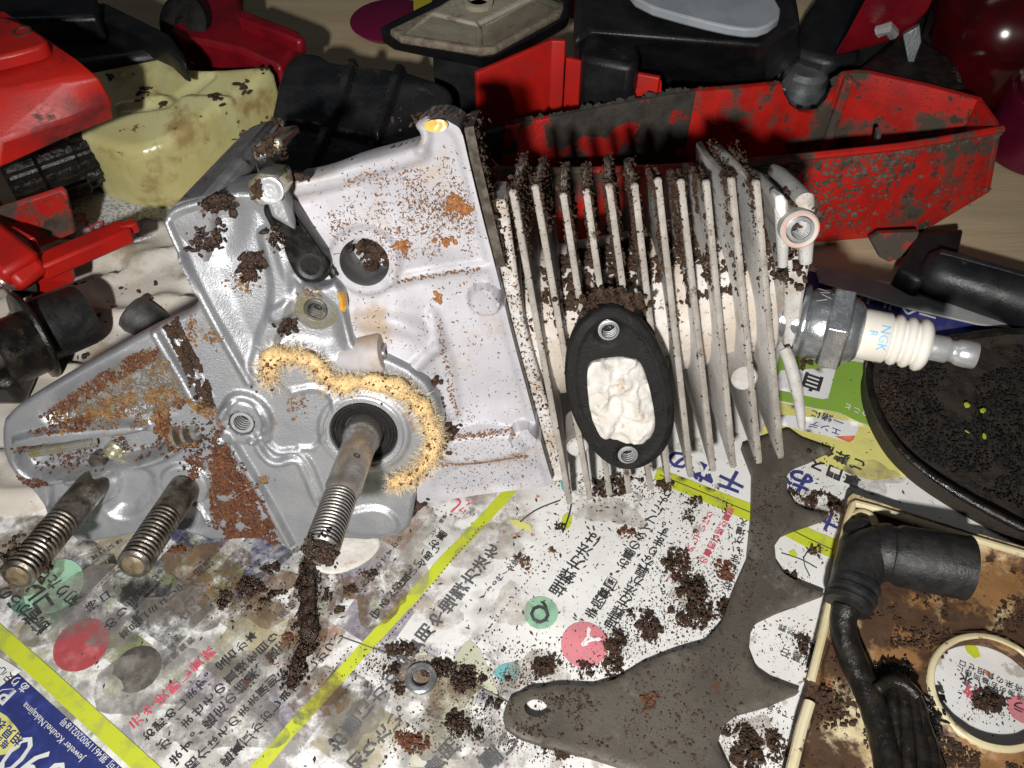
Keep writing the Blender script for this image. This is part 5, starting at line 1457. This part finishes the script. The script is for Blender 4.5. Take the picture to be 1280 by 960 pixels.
# --- black dish with an oily pad
t = thing('oily_dish', 'black shallow dish full of dark oily grime right of the spark plug', 'dish', T(1200, 540, 0))
d_out = smooth_closed(tp([(1082, 462), (1090, 446), (1160, 428), (1300, 408), (1450, 450), (1500, 700), (1330, 690), (1200, 624), (1130, 575), (1098, 530), (1084, 490)], .7), 2)
def dish_h(U, V):
    d = pdist(U, V, d_out, True)
    h = .38 + .10 * fbm(U * 1.2, V * 1.2) + .05 * fbm(U * 4, V * 4, 0, 2)
    w = sstep(1 - (d - .16) / .10)
    h = h * (1 - w) + (.78 - .1 * np.clip(1 - d / .1, 0, 1)) * w
    return h
mk('dish_body', relief(d_out, tframe, dish_h, .12, depth=.08), mat('grimy_black_felt', (.016, .013, .011), (.035, .024, .015), rough=.55, rough2=.9, scale=2.2, bump=1.0, bscale=9, layers=[((.05, .032, .018), 4, .60, .70, .9)]), t, smooth=60)
rimc = resample(d_out, .3)
cen = rimc.mean(0)
rimc = np.vstack([rimc, rimc[:1]])
mk('dish_rim', tube(np.c_[cen + (rimc - cen) * .99, np.full(len(rimc), .76)], .13, 10), M_gloss_blk, t, smooth=180)
M_lime = mat('lime_fleck', (.35, .42, .03), rough=.5)
for x, y in ((1207, 508), (1228, 515), (1207, 541), (1229, 547), (1190, 422), (1208, 426)):
    c = T(x, y, .5)
    o = mk('paint_fleck', crumbs([c + (0, 0, .08)], .08, 1, .4, .3), M_lime, t)

# --- black tool handle right
t = thing('hand_tool', 'black plastic tool handle lying at the right edge above the dish', 'tool', T(1220, 360, 0))
h0, h1 = T(1166, 340, .95), T(1330, 392, 1.1)
ax = nrm(h1 - h0)
mk('grip', lathe(h0, ax, [(.25, -.45), (.60, -.34), (.82, -.05), (.85, .3), (.88, 1.6), (.92, 3.6), (.95, 6.0)], 40), M_blk, t, smooth=60)
mk('grip_ridge', tube([h0 + (0, .15, .78), h0 + ax * 2.4 + (0, .22, .82), h0 + ax * 5 + (0, .22, .86)], .14, 8), M_blk, t)

# --- ring nut on the newspaper
t = thing('flat_washer', 'small steel ring washer lying in dirt at the bottom of the newspaper', 'washer', T(526, 848, 0))
wc = T(526, 848, .2)
mk('ring', lathe(wc, (0, .1, 1), [(.22, -.1), (.40, -.1), (.42, -.02), (.41, .06), (.36, .10), (.26, .10), (.22, .04)], 36, False), M_plug_zinc, t, smooth=40)

bl = slab([(1018, 332), (1040, 334), (1150, 366), (1232, 390), (1269, 410), (1222, 405), (1130, 384), (1024, 352)], .42, .08)
o = mk('steel_blade', bl, mat('dull_blade_steel', (.50, .50, .49), (.36, .36, .36), rough=.45, rough2=.6, metal=.2, scale=.6, bump=.15, layers=[((.12, .10, .08), 1.4, .62, .72, .6)]), bevel=.03)
tag(o, 'thin pointed grey steel blade lying behind the spark plug below the red casing', 'blade')
# ------------------------------------------------------------------ sawdust, oil sludge and chips
def scatter_poly(pts, n, z=None, plane=None):
    """random positions inside a polygon given in photograph positions"""
    P = np.asarray(pts, float)
    lo, hi = P.min(0), P.max(0)
    out = np.zeros((0, 2))
    while len(out) < n:
        q = lo + (hi - lo) * rng.random((n * 2, 2))
        out = np.vstack([out, q[inside(q[:, 0], q[:, 1], P)]])
    return out[:n]

def gauss(px, py, rx, ry, n):
    r = rng.normal(size=(n, 2)) * .5
    return np.c_[px + r[:, 0] * rx, py + r[:, 1] * ry]

def mottled(q, sc=.05, cut=-.05):
    """keep points where a noise field is high, so the dirt lies in patches"""
    return q[fbm(q[:, 0] * sc, q[:, 1] * sc, 3.1, 3) > cut]

def on_plate(q, h=.02):
    ab = np.array([e(x, y, 0) for x, y in q])
    ab = ab[inside(ab[:, 0], ab[:, 1], PO)]
    return eframe(ab[:, 0], ab[:, 1], plate_h(ab[:, 0], ab[:, 1]) + h)

def on_white(q, h=.004):
    ab = np.array([e(x, y, NW) for x, y in q])
    ab = ab[inside(ab[:, 0], ab[:, 1], WO) & ~inside(ab[:, 0], ab[:, 1], hole_ring)]
    return eframe(ab[:, 0], ab[:, 1], white_h(ab[:, 0], ab[:, 1]) + h)

def on_paper(q, mound=None, z=0.0):
    xy = np.array([T(x, y, z)[:2] for x, y in q])
    return np.c_[xy, paper_h(xy[:, 0], xy[:, 1])]

def stuff_part(name, bit, m, par=engine, smooth=0):
    o = mk(name, bit, m, par, smooth=smooth, fix=False)
    o['kind'] = 'stuff'
    return o

# --- on the silver side
R1 = [(70, 502), (188, 434), (212, 442), (238, 498), (205, 516), (60, 530)]
R1e = [(48, 522), (130, 464), (186, 432), (204, 434), (196, 450), (120, 494), (70, 528)]
R2 = [(30, 540), (120, 518), (205, 500), (262, 498), (285, 530), (270, 552), (215, 562), (190, 545), (195, 528), (120, 532)]
R3 = [(248, 566), (284, 556), (312, 612), (332, 652), (346, 684), (292, 684), (264, 642), (262, 600)]
R4 = [(206, 404), (222, 398), (262, 480), (268, 508), (250, 506)]
R5 = [(14, 560), (40, 552), (48, 562), (200, 552), (214, 568), (120, 588), (40, 598)]
q = scatter_poly(R1, 2600)
stuff_part('grey_dust_layer', crumbs(on_plate(q), .018 + .022 * rng.random(2600) ** 2, 1, .3, .6, EN)[0:2], M_grey_mud)
q = np.vstack([mottled(scatter_poly(R1e, 1100), .06, -.15), mottled(scatter_poly(R2, 3600), .04, -.14), mottled(scatter_poly(R3, 3400), .05, -.20) , mottled(scatter_poly(R3, 3400), .11, -.06) + rng.normal(0, 6, (1, 2)), mottled(scatter_poly([(236, 560), (290, 548), (330, 610), (356, 684), (275, 690), (245, 620)], 1800), .09, .02), scatter_poly([(20, 596), (64, 600), (60, 612), (30, 608)], 150), mottled(scatter_poly(R5, 400)), gauss(300, 680, 30, 12, 120), gauss(244, 580, 14, 14, 120)])
p = on_plate(q, .03)
stuff_part('rust_coloured_sawdust', crumbs(p, .016 + .034 * rng.random(len(p)) ** 2, 1, .4, .8, EN), M_rustdust)
q = np.vstack([mottled(scatter_poly(R2, 2600), .07, -.04), mottled(scatter_poly([(110, 506), (200, 486), (244, 494), (262, 512), (210, 520), (100, 526)], 1500), .07, -.12), mottled(scatter_poly(R1, 1100), .05, .06), mottled(scatter_poly(R3, 700), .09, .05), gauss(300, 355, 16, 14, 120), gauss(388, 365, 18, 14, 40), gauss(375, 505, 16, 14, 70), gauss(330, 600, 8, 6, 40), gauss(265, 420, 14, 12, 60), gauss(240, 410, 8, 20, 60), gauss(352, 300, 14, 20, 30)])
p = on_plate(q, .03)
stuff_part('ochre_sawdust', crumbs(p, .014 + .032 * rng.random(len(p)) ** 2, 1, .4, .8, EN), M_ochre)
q = np.vstack([mottled(scatter_poly(R4, 1800), .08, -.15), mottled(scatter_poly(R5, 260), .05, 0), gauss(244, 545, 26, 20, 200), gauss(332, 460, 6, 16, 120)])
p = on_plate(q, .04)
stuff_part('dark_brown_sawdust', crumbs(p, .018 + .038 * rng.random(len(p)) ** 2, 1, .4, .9, EN), M_saw)
q = np.vstack([gauss(270, 250, 18, 17, 300), gauss(255, 300, 16, 14, 220), gauss(312, 330, 14, 12, 160), gauss(356, 410, 9, 9, 90), gauss(310, 345, 12, 10, 50), gauss(345, 295, 12, 20, 40)])
p = on_plate(np.c_[q[:, 0], q[:, 1]], .06)
stuff_part('wet_grime', crumbs(p, .03 + .06 * rng.random(len(p)), 1, .4, .9, EN), M_wet, smooth=180)
# grime on top of the block and along the upper lugs
ring_px = np.vstack([np.c_[np.linspace(300, 345, 60), np.linspace(172, 150, 60)] + rng.normal(0, 3, (60, 2)), np.c_[np.linspace(345, 358, 60), np.linspace(150, 200, 60)] + rng.normal(0, 2.5, (60, 2))])
tq = np.vstack([np.array([e3(x, y, -5.7) for x, y in ring_px]), np.array([e3(x, y, -2.15) for x, y in gauss(334, 186, 14, 9, 90)]), np.array([e3(x, y, .72) for x, y in gauss(322, 238, 6, 12, 50)]), np.array([e3(x, y, -.5) for x, y in gauss(372, 222, 16, 5, 60)])])
stuff_part('caked_grime', crumbs(tq, .03 + .05 * rng.random(len(tq))), M_saw)
for x, y, n in ((262, 215, 60), (300, 185, 40), (235, 245, 30)):
    pass
sq = e3(28, 700, 3.2) + rng.normal(size=(260, 3)) * (.28, .24, .24)
stuff_part('sludge_on_stud', crumbs(sq, .03 + .06 * rng.random(260), 1, .25), M_wet, smooth=180)
tqq = CS + EN * 4.98 + (EA * rng.normal(0, .17, (140, 1))) + EB * rng.normal(0, .17, (140, 1))
stuff_part('sludge_on_shaft_tip', crumbs(tqq, .03 + .04 * rng.random(140), 1, .25), M_wet, smooth=180)
tqq = EP(*e(175, 655, 2.0), 1.9) + rng.normal(size=(50, 3)) * .25

# --- chips on the white half
def chips(q, lo, hi, m, name):
    p = on_white(q)
    stuff_part(name, flakes(p, EN, lo, hi, .008), m)
wpoly = [(365, 240), (520, 195), (575, 170), (600, 262), (640, 420), (690, 600), (545, 620), (530, 500), (440, 420), (420, 300)]
q = np.vstack([mottled(scatter_poly([(430, 220), (560, 195), (595, 270), (590, 320), (520, 320), (440, 290)], 1800), .05, .0), gauss(565, 260, 28, 22, 420), gauss(505, 312, 14, 16, 130), gauss(536, 255, 40, 30, 300), scatter_poly(wpoly, 500), gauss(455, 285, 60, 20, 140), gauss(420, 285, 10, 20, 60)])
q = np.vstack([q, q + rng.normal(0, 7, q.shape)])
chips(q, .015, .12, M_chip, 'fine_wood_chips')
q = np.vstack([gauss(567, 253, 10, 12, 60), gauss(583, 262, 10, 8, 40), gauss(503, 306, 8, 9, 40), gauss(545, 375, 6, 6, 20), gauss(555, 300, 14, 8, 20)])
p = on_white(q, .02)
stuff_part('orange_sawdust', crumbs(p, .02 + .05 * rng.random(len(p)), 1, .4), mat('orange_sawdust', (.40, .17, .05), (.24, .09, .03), rough=.7, scale=7))
q = np.vstack([scatter_poly(wpoly, 700), scatter_poly([(560, 520), (660, 530), (690, 605), (550, 620)], 500), gauss(548, 470, 20, 10, 12), gauss(565, 545, 20, 15, 60)])
q = np.vstack([q, q + rng.normal(0, 9, q.shape)])
chips(q, .012, .08, M_saw, 'dark_wood_specks')
ln = np.vstack([np.c_[np.linspace(545, 645, 220), np.linspace(547, 534, 220)] + rng.normal(0, 1.5, (220, 2)), np.c_[np.linspace(545, 660, 220), np.linspace(582, 570, 220)] + rng.normal(0, 1.5, (220, 2)), np.c_[np.linspace(495, 600, 120), np.linspace(352, 335, 120)] + rng.normal(0, 1.5, (120, 2)), np.c_[np.linspace(548, 570, 120), np.linspace(400, 520, 120)] + rng.normal(0, 2, (120, 2))])
p = on_white(ln, .01)
stuff_part('dust_in_seams', crumbs(p, .012 + .022 * rng.random(len(p)), 1, .4), M_chip)
# clumps clinging outside the fibre band
p = np.vstack([on_white(gauss(x, y, rx, ry, n), .08) for x, y, rx, ry, n in ((545, 503, 9, 8, 30), (552, 548, 8, 18, 60), (564, 536, 12, 7, 30), (545, 475, 10, 5, 14), (522, 478, 7, 5, 14), (520, 640, 12, 16, 60))])
stuff_part('sawdust_tufts', crumbs(p, .03 + .07 * rng.random(len(p)), 1, .5), M_saw)
p = fpath[rng.integers(0, len(fpath), 260)] + EN * .26 + rng.normal(0, .12, (260, 3))
stuff_part('specks_on_fibre', crumbs(p, .01 + .025 * rng.random(260), 1, .5), M_rustdust)

# --- between and on the fins
P1, P2, P3 = [], [], []
for i, (a0, b0, a1, b1, L, at_, rise_) in enumerate(fin_specs):
    n = 1300
    b = b1 - (b1 - b0) * (.50 * rng.random(n) ** 1.7)
    k = (b - b0) / (b1 - b0)
    ac = a0 + (a1 - a0) * k
    side = np.where(rng.random(n) < (.75 if i > 4 else .25), -1, 1)
    nn = NF - .1 - 1.5 * rng.random(n)
    pp = eframe(ac + side * .09, b, nn)
    keep = fbm(b * 1.1, nn * 1.4, i * 3.3, 3) > -.02 - .45 * (k - .72)
    P1.append(pp[keep])
    n = 60
    b = b0 + (b1 - b0) * rng.random(n)
    k = (b - b0) / (b1 - b0)
    P2.append(eframe(a0 + (a1 - a0) * k + rng.choice([-1, 1], n) * .075, b, NF + rng.normal(-.02, .03, n)))
    n = 60
    nn = NF - L * rng.random(n)
    ft_ = (NF - nn) / L
    P3.append(eframe(a1 + (at_ - a1) * ft_ + rng.normal(0, .06, n), b1 + .03 + rise_ * ft_, nn))
    n = 500
    ft_ = rng.random(n)
    dz = rng.random(n) ** 1.5 * 1.3
    sd_ = np.where(rng.random(n) < (.8 if i > 4 else .2), -1, 1)
    P1.append(eframe(a1 + (at_ - a1) * ft_ + sd_ * .085, b1 + rise_ * ft_ - .05 - dz, NF - L * ft_))
p = np.vstack(P1)
stuff_part('sawdust_on_fin_sides', crumbs(p, .014 + .05 * rng.random(len(p)) ** 2, 1, .45), M_saw)
p = np.vstack(P2 + P3)
stuff_part('specks_on_fin_edges', crumbs(p, .012 + .028 * rng.random(len(p)) ** 2, 1, .4), M_saw)
n = 2600
ang = np.radians(rng.uniform(18, 75, n))
aa = rng.uniform(7.5, 14.1, n)
bp_ = EO + aa[:, None] * EA + (bc_b + .25 + (bc_r + .04) * np.sin(ang))[:, None] * EB + (-3.6 + (bc_r + .04) * np.cos(ang))[:, None] * EN
keep = fbm(aa * .9, ang * 3, 5.5, 3) > -.18 + .25 * (ang < .6)
p = bp_[keep]
stuff_part('sawdust_on_barrel', crumbs(p, .03 + .08 * rng.random(len(p)) ** 2, 1, .45), M_saw)
q = np.array([e(x, y, -.5) for x, y in np.vstack([gauss(765, 378, 34, 16, 320), gauss(730, 400, 10, 20, 60)])])
p = eframe(q[:, 0], q[:, 1], -.62 + .2 * rng.random(len(q)))
stuff_part('sawdust_above_gasket', crumbs(p, .03 + .06 * rng.random(len(p)), 1, .45), M_saw)
q = pe([(610, 250), (634, 250), (655, 400), (704, 560), (690, 600), (664, 510), (640, 425)], -1.1)
xy = scatter_poly(q, 520)
stuff_part('specks_on_foot', flakes(eframe(xy[:, 0], xy[:, 1], -1.09), EN, .03, .16), M_chip)
xy = scatter_poly(q, 160)
stuff_part('crumbs_on_foot', crumbs(eframe(xy[:, 0], xy[:, 1], -1.08), .012 + .025 * rng.random(160), 1, .4), M_saw)
p = np.vstack([EP(*e(1004, 262, -.8), -.9) + rng.normal(size=(80, 3)) * (.22, .2, .15), EP(*e(988, 330, -1.5), -1.5) + rng.normal(size=(120, 3)) * (.25, .3, .35), EP(*e(1000, 450, -1.6), -1.4) + rng.normal(size=(14, 3)) * .1])
stuff_part('grime_on_head', crumbs(p, .03 + .05 * rng.random(len(p))), M_saw)
p = np.vstack([EP(*e(545, 150, -.6), -.9) + rng.normal(size=(70, 3)) * (.5, .1, .08), np.array([e3(x, y, NW - .6) for x, y in np.c_[np.linspace(370, 525, 90), np.interp(np.linspace(370, 525, 90), [370, 412, 446, 500, 525], [226, 216, 202, 188, 180])]]) + rng.normal(0, .04, (90, 3))])
stuff_part('crumbs_along_top_edge', crumbs(p, .02 + .04 * rng.random(len(p))), M_saw)
fq = np.array([fl3[0] * (1 - s) + fl3[3] * s + EA * .24 - EN * 2 * r for s, r in rng.random((320, 2))])
stuff_part('crumbs_on_flange_edge', crumbs(fq, .02 + .05 * rng.random(320)), M_saw)

# --- on the newspaper
def heap(specs, m, name, label, lo, hi, flat=.8, sub=1, smooth=0, pile=.25, cat='sawdust'):
    pts, sz = [], []
    for x, y, rx, ry, n in specs:
        n = int(n * 2.8)
        c = T(x, y, 0)[:2]
        kx = np.linalg.norm(T(x + 10, y)[:2] - c) / 10
        ky = np.linalg.norm(T(x, y + 10)[:2] - c) / 10
        r = np.sqrt(rng.random(n)); th = rng.uniform(0, 2 * math.pi, n)
        lump = .75 + .5 * (fbm(np.cos(th) * 1.5 + x, np.sin(th) * 1.5 + y, 0, 2) + .2)
        u = r * np.cos(th) * lump; v = r * np.sin(th) * lump
        px = c[0] + u * rx * kx; py = c[1] + v * ry * ky
        keep = fbm(px * 2.2, py * 2.2, 7.7, 4) > -.16 + .42 * (r - .35)
        px, py, r = px[keep], py[keep], r[keep]
        s = lo * .5 + (hi * 1.25 - lo * .5) * rng.random(len(px)) ** 3.5
        z = paper_h(px, py) + s * .3 + pile * np.clip(1 - r, 0, 1) * rng.random(len(px)) * min(1.2, rx * kx)
        pts.append(np.c_[px, py, z]); sz.append(s)
        nf = int(n * .7)
        g = rng.normal(size=(nf, 2)) * .8
        fx, fy = c[0] + g[:, 0] * rx * kx, c[1] + g[:, 1] * ry * ky
        fs = .006 + .02 * rng.random(nf) ** 2
        pts.append(np.c_[fx, fy, paper_h(fx, fy) + fs * .3 + .012]); sz.append(fs)
    P = np.vstack(pts)
    o = mk(name, crumbs(P, np.concatenate(sz), sub, .42, flat), m, None, smooth=smooth, fix=False)
    tag(o, label, cat, kind='stuff')
    return o
heap([(278, 748, 20, 18, 110), (312, 735, 24, 16, 130), (330, 756, 30, 14, 150), (350, 745, 14, 10, 50), (340, 712, 14, 8, 40), (548, 838, 26, 16, 190), (585, 852, 28, 22, 240), (610, 880, 22, 18, 120), (570, 905, 30, 18, 160), (600, 915, 20, 14, 60), (560, 935, 14, 10, 50), (495, 840, 10, 12, 40), (500, 862, 8, 12, 40), (410, 745, 10, 22, 60), (392, 690, 9, 12, 40)],
     M_wet, 'oily_sawdust', 'black wet oily sawdust clumps on the newspaper in front of the crankshaft', .022, .065, smooth=180)
heap([(868, 752, 44, 46, 900), (845, 710, 22, 26, 240), (905, 775, 34, 22, 260), (805, 785, 34, 26, 360), (770, 805, 30, 20, 200), (668, 838, 30, 18, 330), (640, 850, 16, 10, 80), (695, 826, 12, 10, 40), (730, 838, 16, 14, 70), (765, 835, 16, 22, 100), (772, 612, 44, 16, 420), (830, 608, 18, 10, 90), (1026, 632, 30, 18, 320), (990, 622, 12, 14, 50), (928, 938, 32, 40, 520), (966, 930, 14, 30, 120), (1000, 812, 20, 18, 160), (905, 640, 8, 26, 60), (868, 630, 16, 10, 50), (1018, 690, 16, 8, 40), (985, 722, 14, 8, 60), (660, 920, 40, 14, 200), (690, 940, 26, 14, 140), (640, 930, 14, 12, 60), (860, 645, 10, 14, 40), (612, 790, 8, 14, 30), (650, 700, 12, 7, 20), (1010, 948, 20, 16, 80), (1235, 880, 26, 16, 220), (700, 660, 8, 5, 30), (470, 840, 22, 14, 120), (500, 815, 26, 10, 120), (480, 640, 20, 24, 120), (440, 740, 12, 8, 50), (465, 720, 14, 8, 50), (425, 765, 8, 6, 25), (1010, 575, 26, 8, 60), (955, 575, 20, 8, 50)],
     M_saw, 'brown_sawdust', 'damp brown sawdust heaps scattered over the newspaper round the grey spiked plate', .016, .052, pile=.6)
heap([(1030, 905, 12, 20, 90), (790, 668, 20, 12, 60), (630, 815, 6, 6, 10), (905, 715, 16, 16, 70), (520, 930, 26, 14, 120), (505, 920, 16, 12, 60), (340, 828, 8, 6, 24), (310, 855, 8, 6, 24), (700, 600, 10, 8, 30), (655, 705, 12, 10, 30), (225, 690, 20, 6, 40), (360, 800, 10, 10, 30), (690, 690, 8, 10, 16), (400, 800, 14, 8, 30), (540, 905, 10, 12, 40)],
     M_rustdust, 'reddish_sawdust', 'small reddish brown sawdust patches on the newspaper', .018, .055)
q = scatter_poly([(420, 640), (700, 625), (940, 640), (930, 800), (640, 860), (560, 960), (200, 960), (60, 800), (260, 700)], 900)
q = np.vstack([q, scatter_poly([(960, 480), (1060, 460), (1120, 570), (1270, 660), (1270, 690), (1060, 620), (950, 600)], 160), scatter_poly([(640, 620), (930, 640), (900, 780), (640, 860)], 500), scatter_poly([(970, 680), (1030, 680), (1010, 900), (910, 950)], 120)])
p = on_paper(q)
o = mk('wood_chips', flakes(p, (0, 0, 1.0), .03, .20, .02), M_saw, None, smooth=0, fix=False); tag(o, 'tiny loose wood chips sprinkled over the newspaper', 'wood chips', kind='stuff')

# sludge strip hanging below the shaft
sp_ = smooth_open(np.array([T(x, y, .3) for x, y in ((392, 688), (386, 706), (384, 735), (384, 770), (388, 795), (378, 812), (372, 835), (362, 856))]), 2)
sp_ = resample(sp_, .10, False)
rad = np.interp(np.linspace(0, 1, len(sp_)), [0, .1, .35, .65, .75, 1], [.16, .20, .22, .24, .15, .08])
tb = tube(sp_, rad, 16, squash=.45)
tv = tb[0] + .24 * np.stack([fbm(tb[0][:, 0] * 5, tb[0][:, 1] * 5, tb[0][:, 2] * 5 + k * 9, 4) for k in range(3)], 1)
ex = crumbs(sp_[rng.integers(0, len(sp_), 900)] + rng.normal(size=(900, 3)) * (.15, .16, .05) + (0, 0, .04), .014 + .04 * rng.random(900) ** 2, 1, .4)
tv2, tf2 = join((tv, tb[1]), (ex[0], [tuple(f) for f in ex[1]]))
o = mk('sludge_strip', (tv2, tf2), M_wet, None, smooth=180, fix=False)
tag(o, 'long strip of dark brown oily sludge on the newspaper below the shaft tip', 'sludge')

# --- dust on the spiked plate, cream cover, tank and trays
def dust_on(q, z, m, par, name, lo, hi, flat=.6):
    xy = np.array([T(x, y, z)[:2] for x, y in q])
    P = np.c_[xy, np.full(len(xy), z)]
    o = mk(name, crumbs(P, lo + (hi - lo) * rng.random(len(P)) ** 2, 1, .45, flat), m, par, smooth=0, fix=False)
    o['kind'] = 'stuff'
    return o
q = np.vstack([mottled(scatter_poly([(640, 872), (730, 862), (760, 900), (760, 935), (650, 918), (632, 900)], 1500), .05, -.05), scatter_poly([(780, 850), (930, 790), (930, 880), (880, 960), (780, 945)], 700), scatter_poly([(945, 600), (980, 600), (965, 660), (935, 770), (925, 770)], 500), gauss(940, 560, 20, 10, 80)])
q = q[rng.random(len(q)) < .6]
keep = inside(*np.array([T(x, y, .42)[:2] for x, y in q]).T, BP)
dust_on(q[keep], .415, M_saw, spike, 'sawdust_film', .008, .035)
q = gauss(810, 876, 12, 12, 60); dust_on(q, .42, M_rustdust, spike, 'rusty_patch', .02, .06)
q = np.vstack([mottled(scatter_poly([(1085, 770), (1180, 730), (1280, 700), (1280, 790), (1200, 800), (1150, 850), (1110, 850)], 1200), .03, .0), mottled(scatter_poly([(1035, 790), (1060, 830), (1090, 900), (1080, 960), (1000, 960), (1020, 860)], 500), .03, .02), gauss(1140, 960, 30, 30, 60), mottled(scatter_poly([(1150, 870), (1180, 920), (1280, 960), (1150, 960)], 700), .03, -.1)])
cc2 = bpy.data.objects['cream_cover']
dust_on(q, .40, M_saw, cc2, 'brown_grime', .02, .06)
q = np.vstack([gauss(1040, 880, 30, 30, 60), gauss(1050, 640, 16, 6, 50), gauss(1024, 868, 12, 14, 60)])
dust_on(q, .74, M_saw, cc2, 'grime_on_rim', .02, .06)
q = np.vstack([mottled(scatter_poly([(1095, 460), (1280, 430), (1280, 640), (1150, 570), (1100, 510)], 2600), .02, -.2)])
dust_on(q, .47, M_gasket, bpy.data.objects['oily_dish'], 'wet_fibres', .02, .06)
dust_on(np.vstack([gauss(1110, 490, 14, 22, 160), gauss(1120, 520, 14, 10, 60)]), .48, M_saw, bpy.data.objects['oily_dish'], 'brown_fibres', .015, .045)
tkh = bpy.data.objects['fuel_tank']
q = np.vstack([gauss(272, 128, 8, 4, 16), gauss(308, 112, 10, 4, 16), gauss(332, 92, 12, 5, 24), gauss(143, 110, 3, 2, 5), gauss(190, 124, 20, 8, 12)])
xy = np.array([T(x, y, 3.2)[:2] for x, y in q]); ok = inside(xy[:, 0], xy[:, 1], tk_out); xy = xy[ok]
o = mk('grime_spots', crumbs(np.c_[xy, tank_h(xy[:, 0], xy[:, 1])], .07 + .08 * rng.random(len(xy)), 1, .4, .4), M_saw, tkh, smooth=0, fix=False); o['kind'] = 'stuff'
q = np.vstack([np.c_[np.linspace(95, 250, 300), np.interp(np.linspace(95, 250, 300), [95, 160, 250], [236, 254, 225])] + rng.normal(0, 4, (300, 2)), gauss(195, 250, 18, 9, 120)])
p = np.array([T(x, y, .2) for x, y in q])
o = mk('sawdust_by_tank', crumbs(p, .04 + .08 * rng.random(len(p)), 1, .45, .7), M_saw, None, smooth=0, fix=False); tag(o, 'dark sawdust gathered along the foot of the yellow tank', 'sawdust', kind='stuff')
q = np.vstack([gauss(20, 480, 30, 20, 14), gauss(60, 470, 60, 40, 14), gauss(150, 380, 60, 60, 26), gauss(30, 480, 6, 4, 12), gauss(105, 440, 6, 3, 12), gauss(178, 382, 6, 3, 10)])
xy = np.array([T(x, y, .4)[:2] for x, y in q]); ok = inside(xy[:, 0], xy[:, 1], cl_out); xy = xy[ok]
o = mk('specks_on_rag', crumbs(np.c_[xy, cloth_h(xy[:, 0], xy[:, 1])], .04 + .07 * rng.random(len(xy)), 1, .45, .5), M_saw, cloth, smooth=0, fix=False); o['kind'] = 'stuff'
# mud lumps on the red casing
rt = bpy.data.objects['red_tray']
mp = []
for k in range(2600):
    i = rng.integers(2, 6); s = rng.random()
    tpt = ftop[i] * (1 - s) + ftop[i + 1] * s; bpt = fbot[i] * (1 - s) + fbot[i + 1] * s
    v = rng.random() ** 2.6
    mp.append(tpt * (1 - v) + bpt * v + np.array([0, -.04, 0]))
mp = np.array(mp); mp = mp[fbm(mp[:, 0] * .7, mp[:, 2] * .9, 1.1, 3) > .06 - .30 * (mp[:, 2] > 3.2)]
o = mk('dried_mud', crumbs(mp, .03 + .07 * rng.random(len(mp)) ** 2, 1, .45, .5, (0, 1, 0)), mat('dark_dried_mud', (.055, .043, .03), (.12, .10, .075), rough=.9, scale=3), rt, smooth=0, fix=False); o['kind'] = 'stuff'
mp = np.array([btop[i] * (1 - s) + btop[i + 1] * s + np.array([0, -.06, -2.6 * r]) for i, s, r in zip(rng.integers(0, 4, 1600), rng.random(1600), rng.random(1600) ** 1.5)])
mp2 = np.array([top[0] * (1 - s) + top[2] * s + np.array([0, -.06, -2.8 * r]) for s, r in zip(rng.random(1400) ** 1.6, rng.random(1400))])
mp2 = mp2[fbm(mp2[:, 0] * .9, mp2[:, 2] * .9, 8.1, 3) > -.12]
mp3 = np.array([top[-6] * (1 - s) + top[-5] * s + np.array([0, -.06, -2.8 * r]) for s, r in zip(rng.random(400), rng.random(400))])
mp = np.vstack([mp, mp2, mp3])
o = mk('soot_crust', crumbs(mp, .05 + .12 * rng.random(len(mp)) ** 2, 1, .45, .5, (0, 1, 0)), mat('soot', (.03, .026, .022), (.05, .042, .034), rough=.9, scale=3), rt, smooth=0, fix=False); o['kind'] = 'stuff'

q = np.vstack([gauss(1118, 838, 24, 10, 160), gauss(1165, 900, 14, 30, 160), gauss(1090, 846, 8, 6, 40)])
dust_on(q, .55, M_gloss_blk, bpy.data.objects['wire_bundle'], 'oily_clots', .03, .10)
rbc = bpy.data.objects['ribbed_cover']
qq = []
for r_ in rl + cr:
    rs = resample(r_, .02, False)
    rs = rs + rng.normal(0, .10, rs.shape)
    qq.append(rs)
qq = np.vstack(qq)
qq = qq[inside(qq[:, 0], qq[:, 1], co)]
o = mk('dust_on_ribs', crumbs(np.c_[qq, cov_h(qq[:, 0], qq[:, 1])], .015 + .03 * rng.random(len(qq)), 1, .4, .5), mat('tan_dust', (.10, .07, .045), (.16, .11, .07), rough=.9, scale=4), rbc, smooth=0, fix=False); o['kind'] = 'stuff'
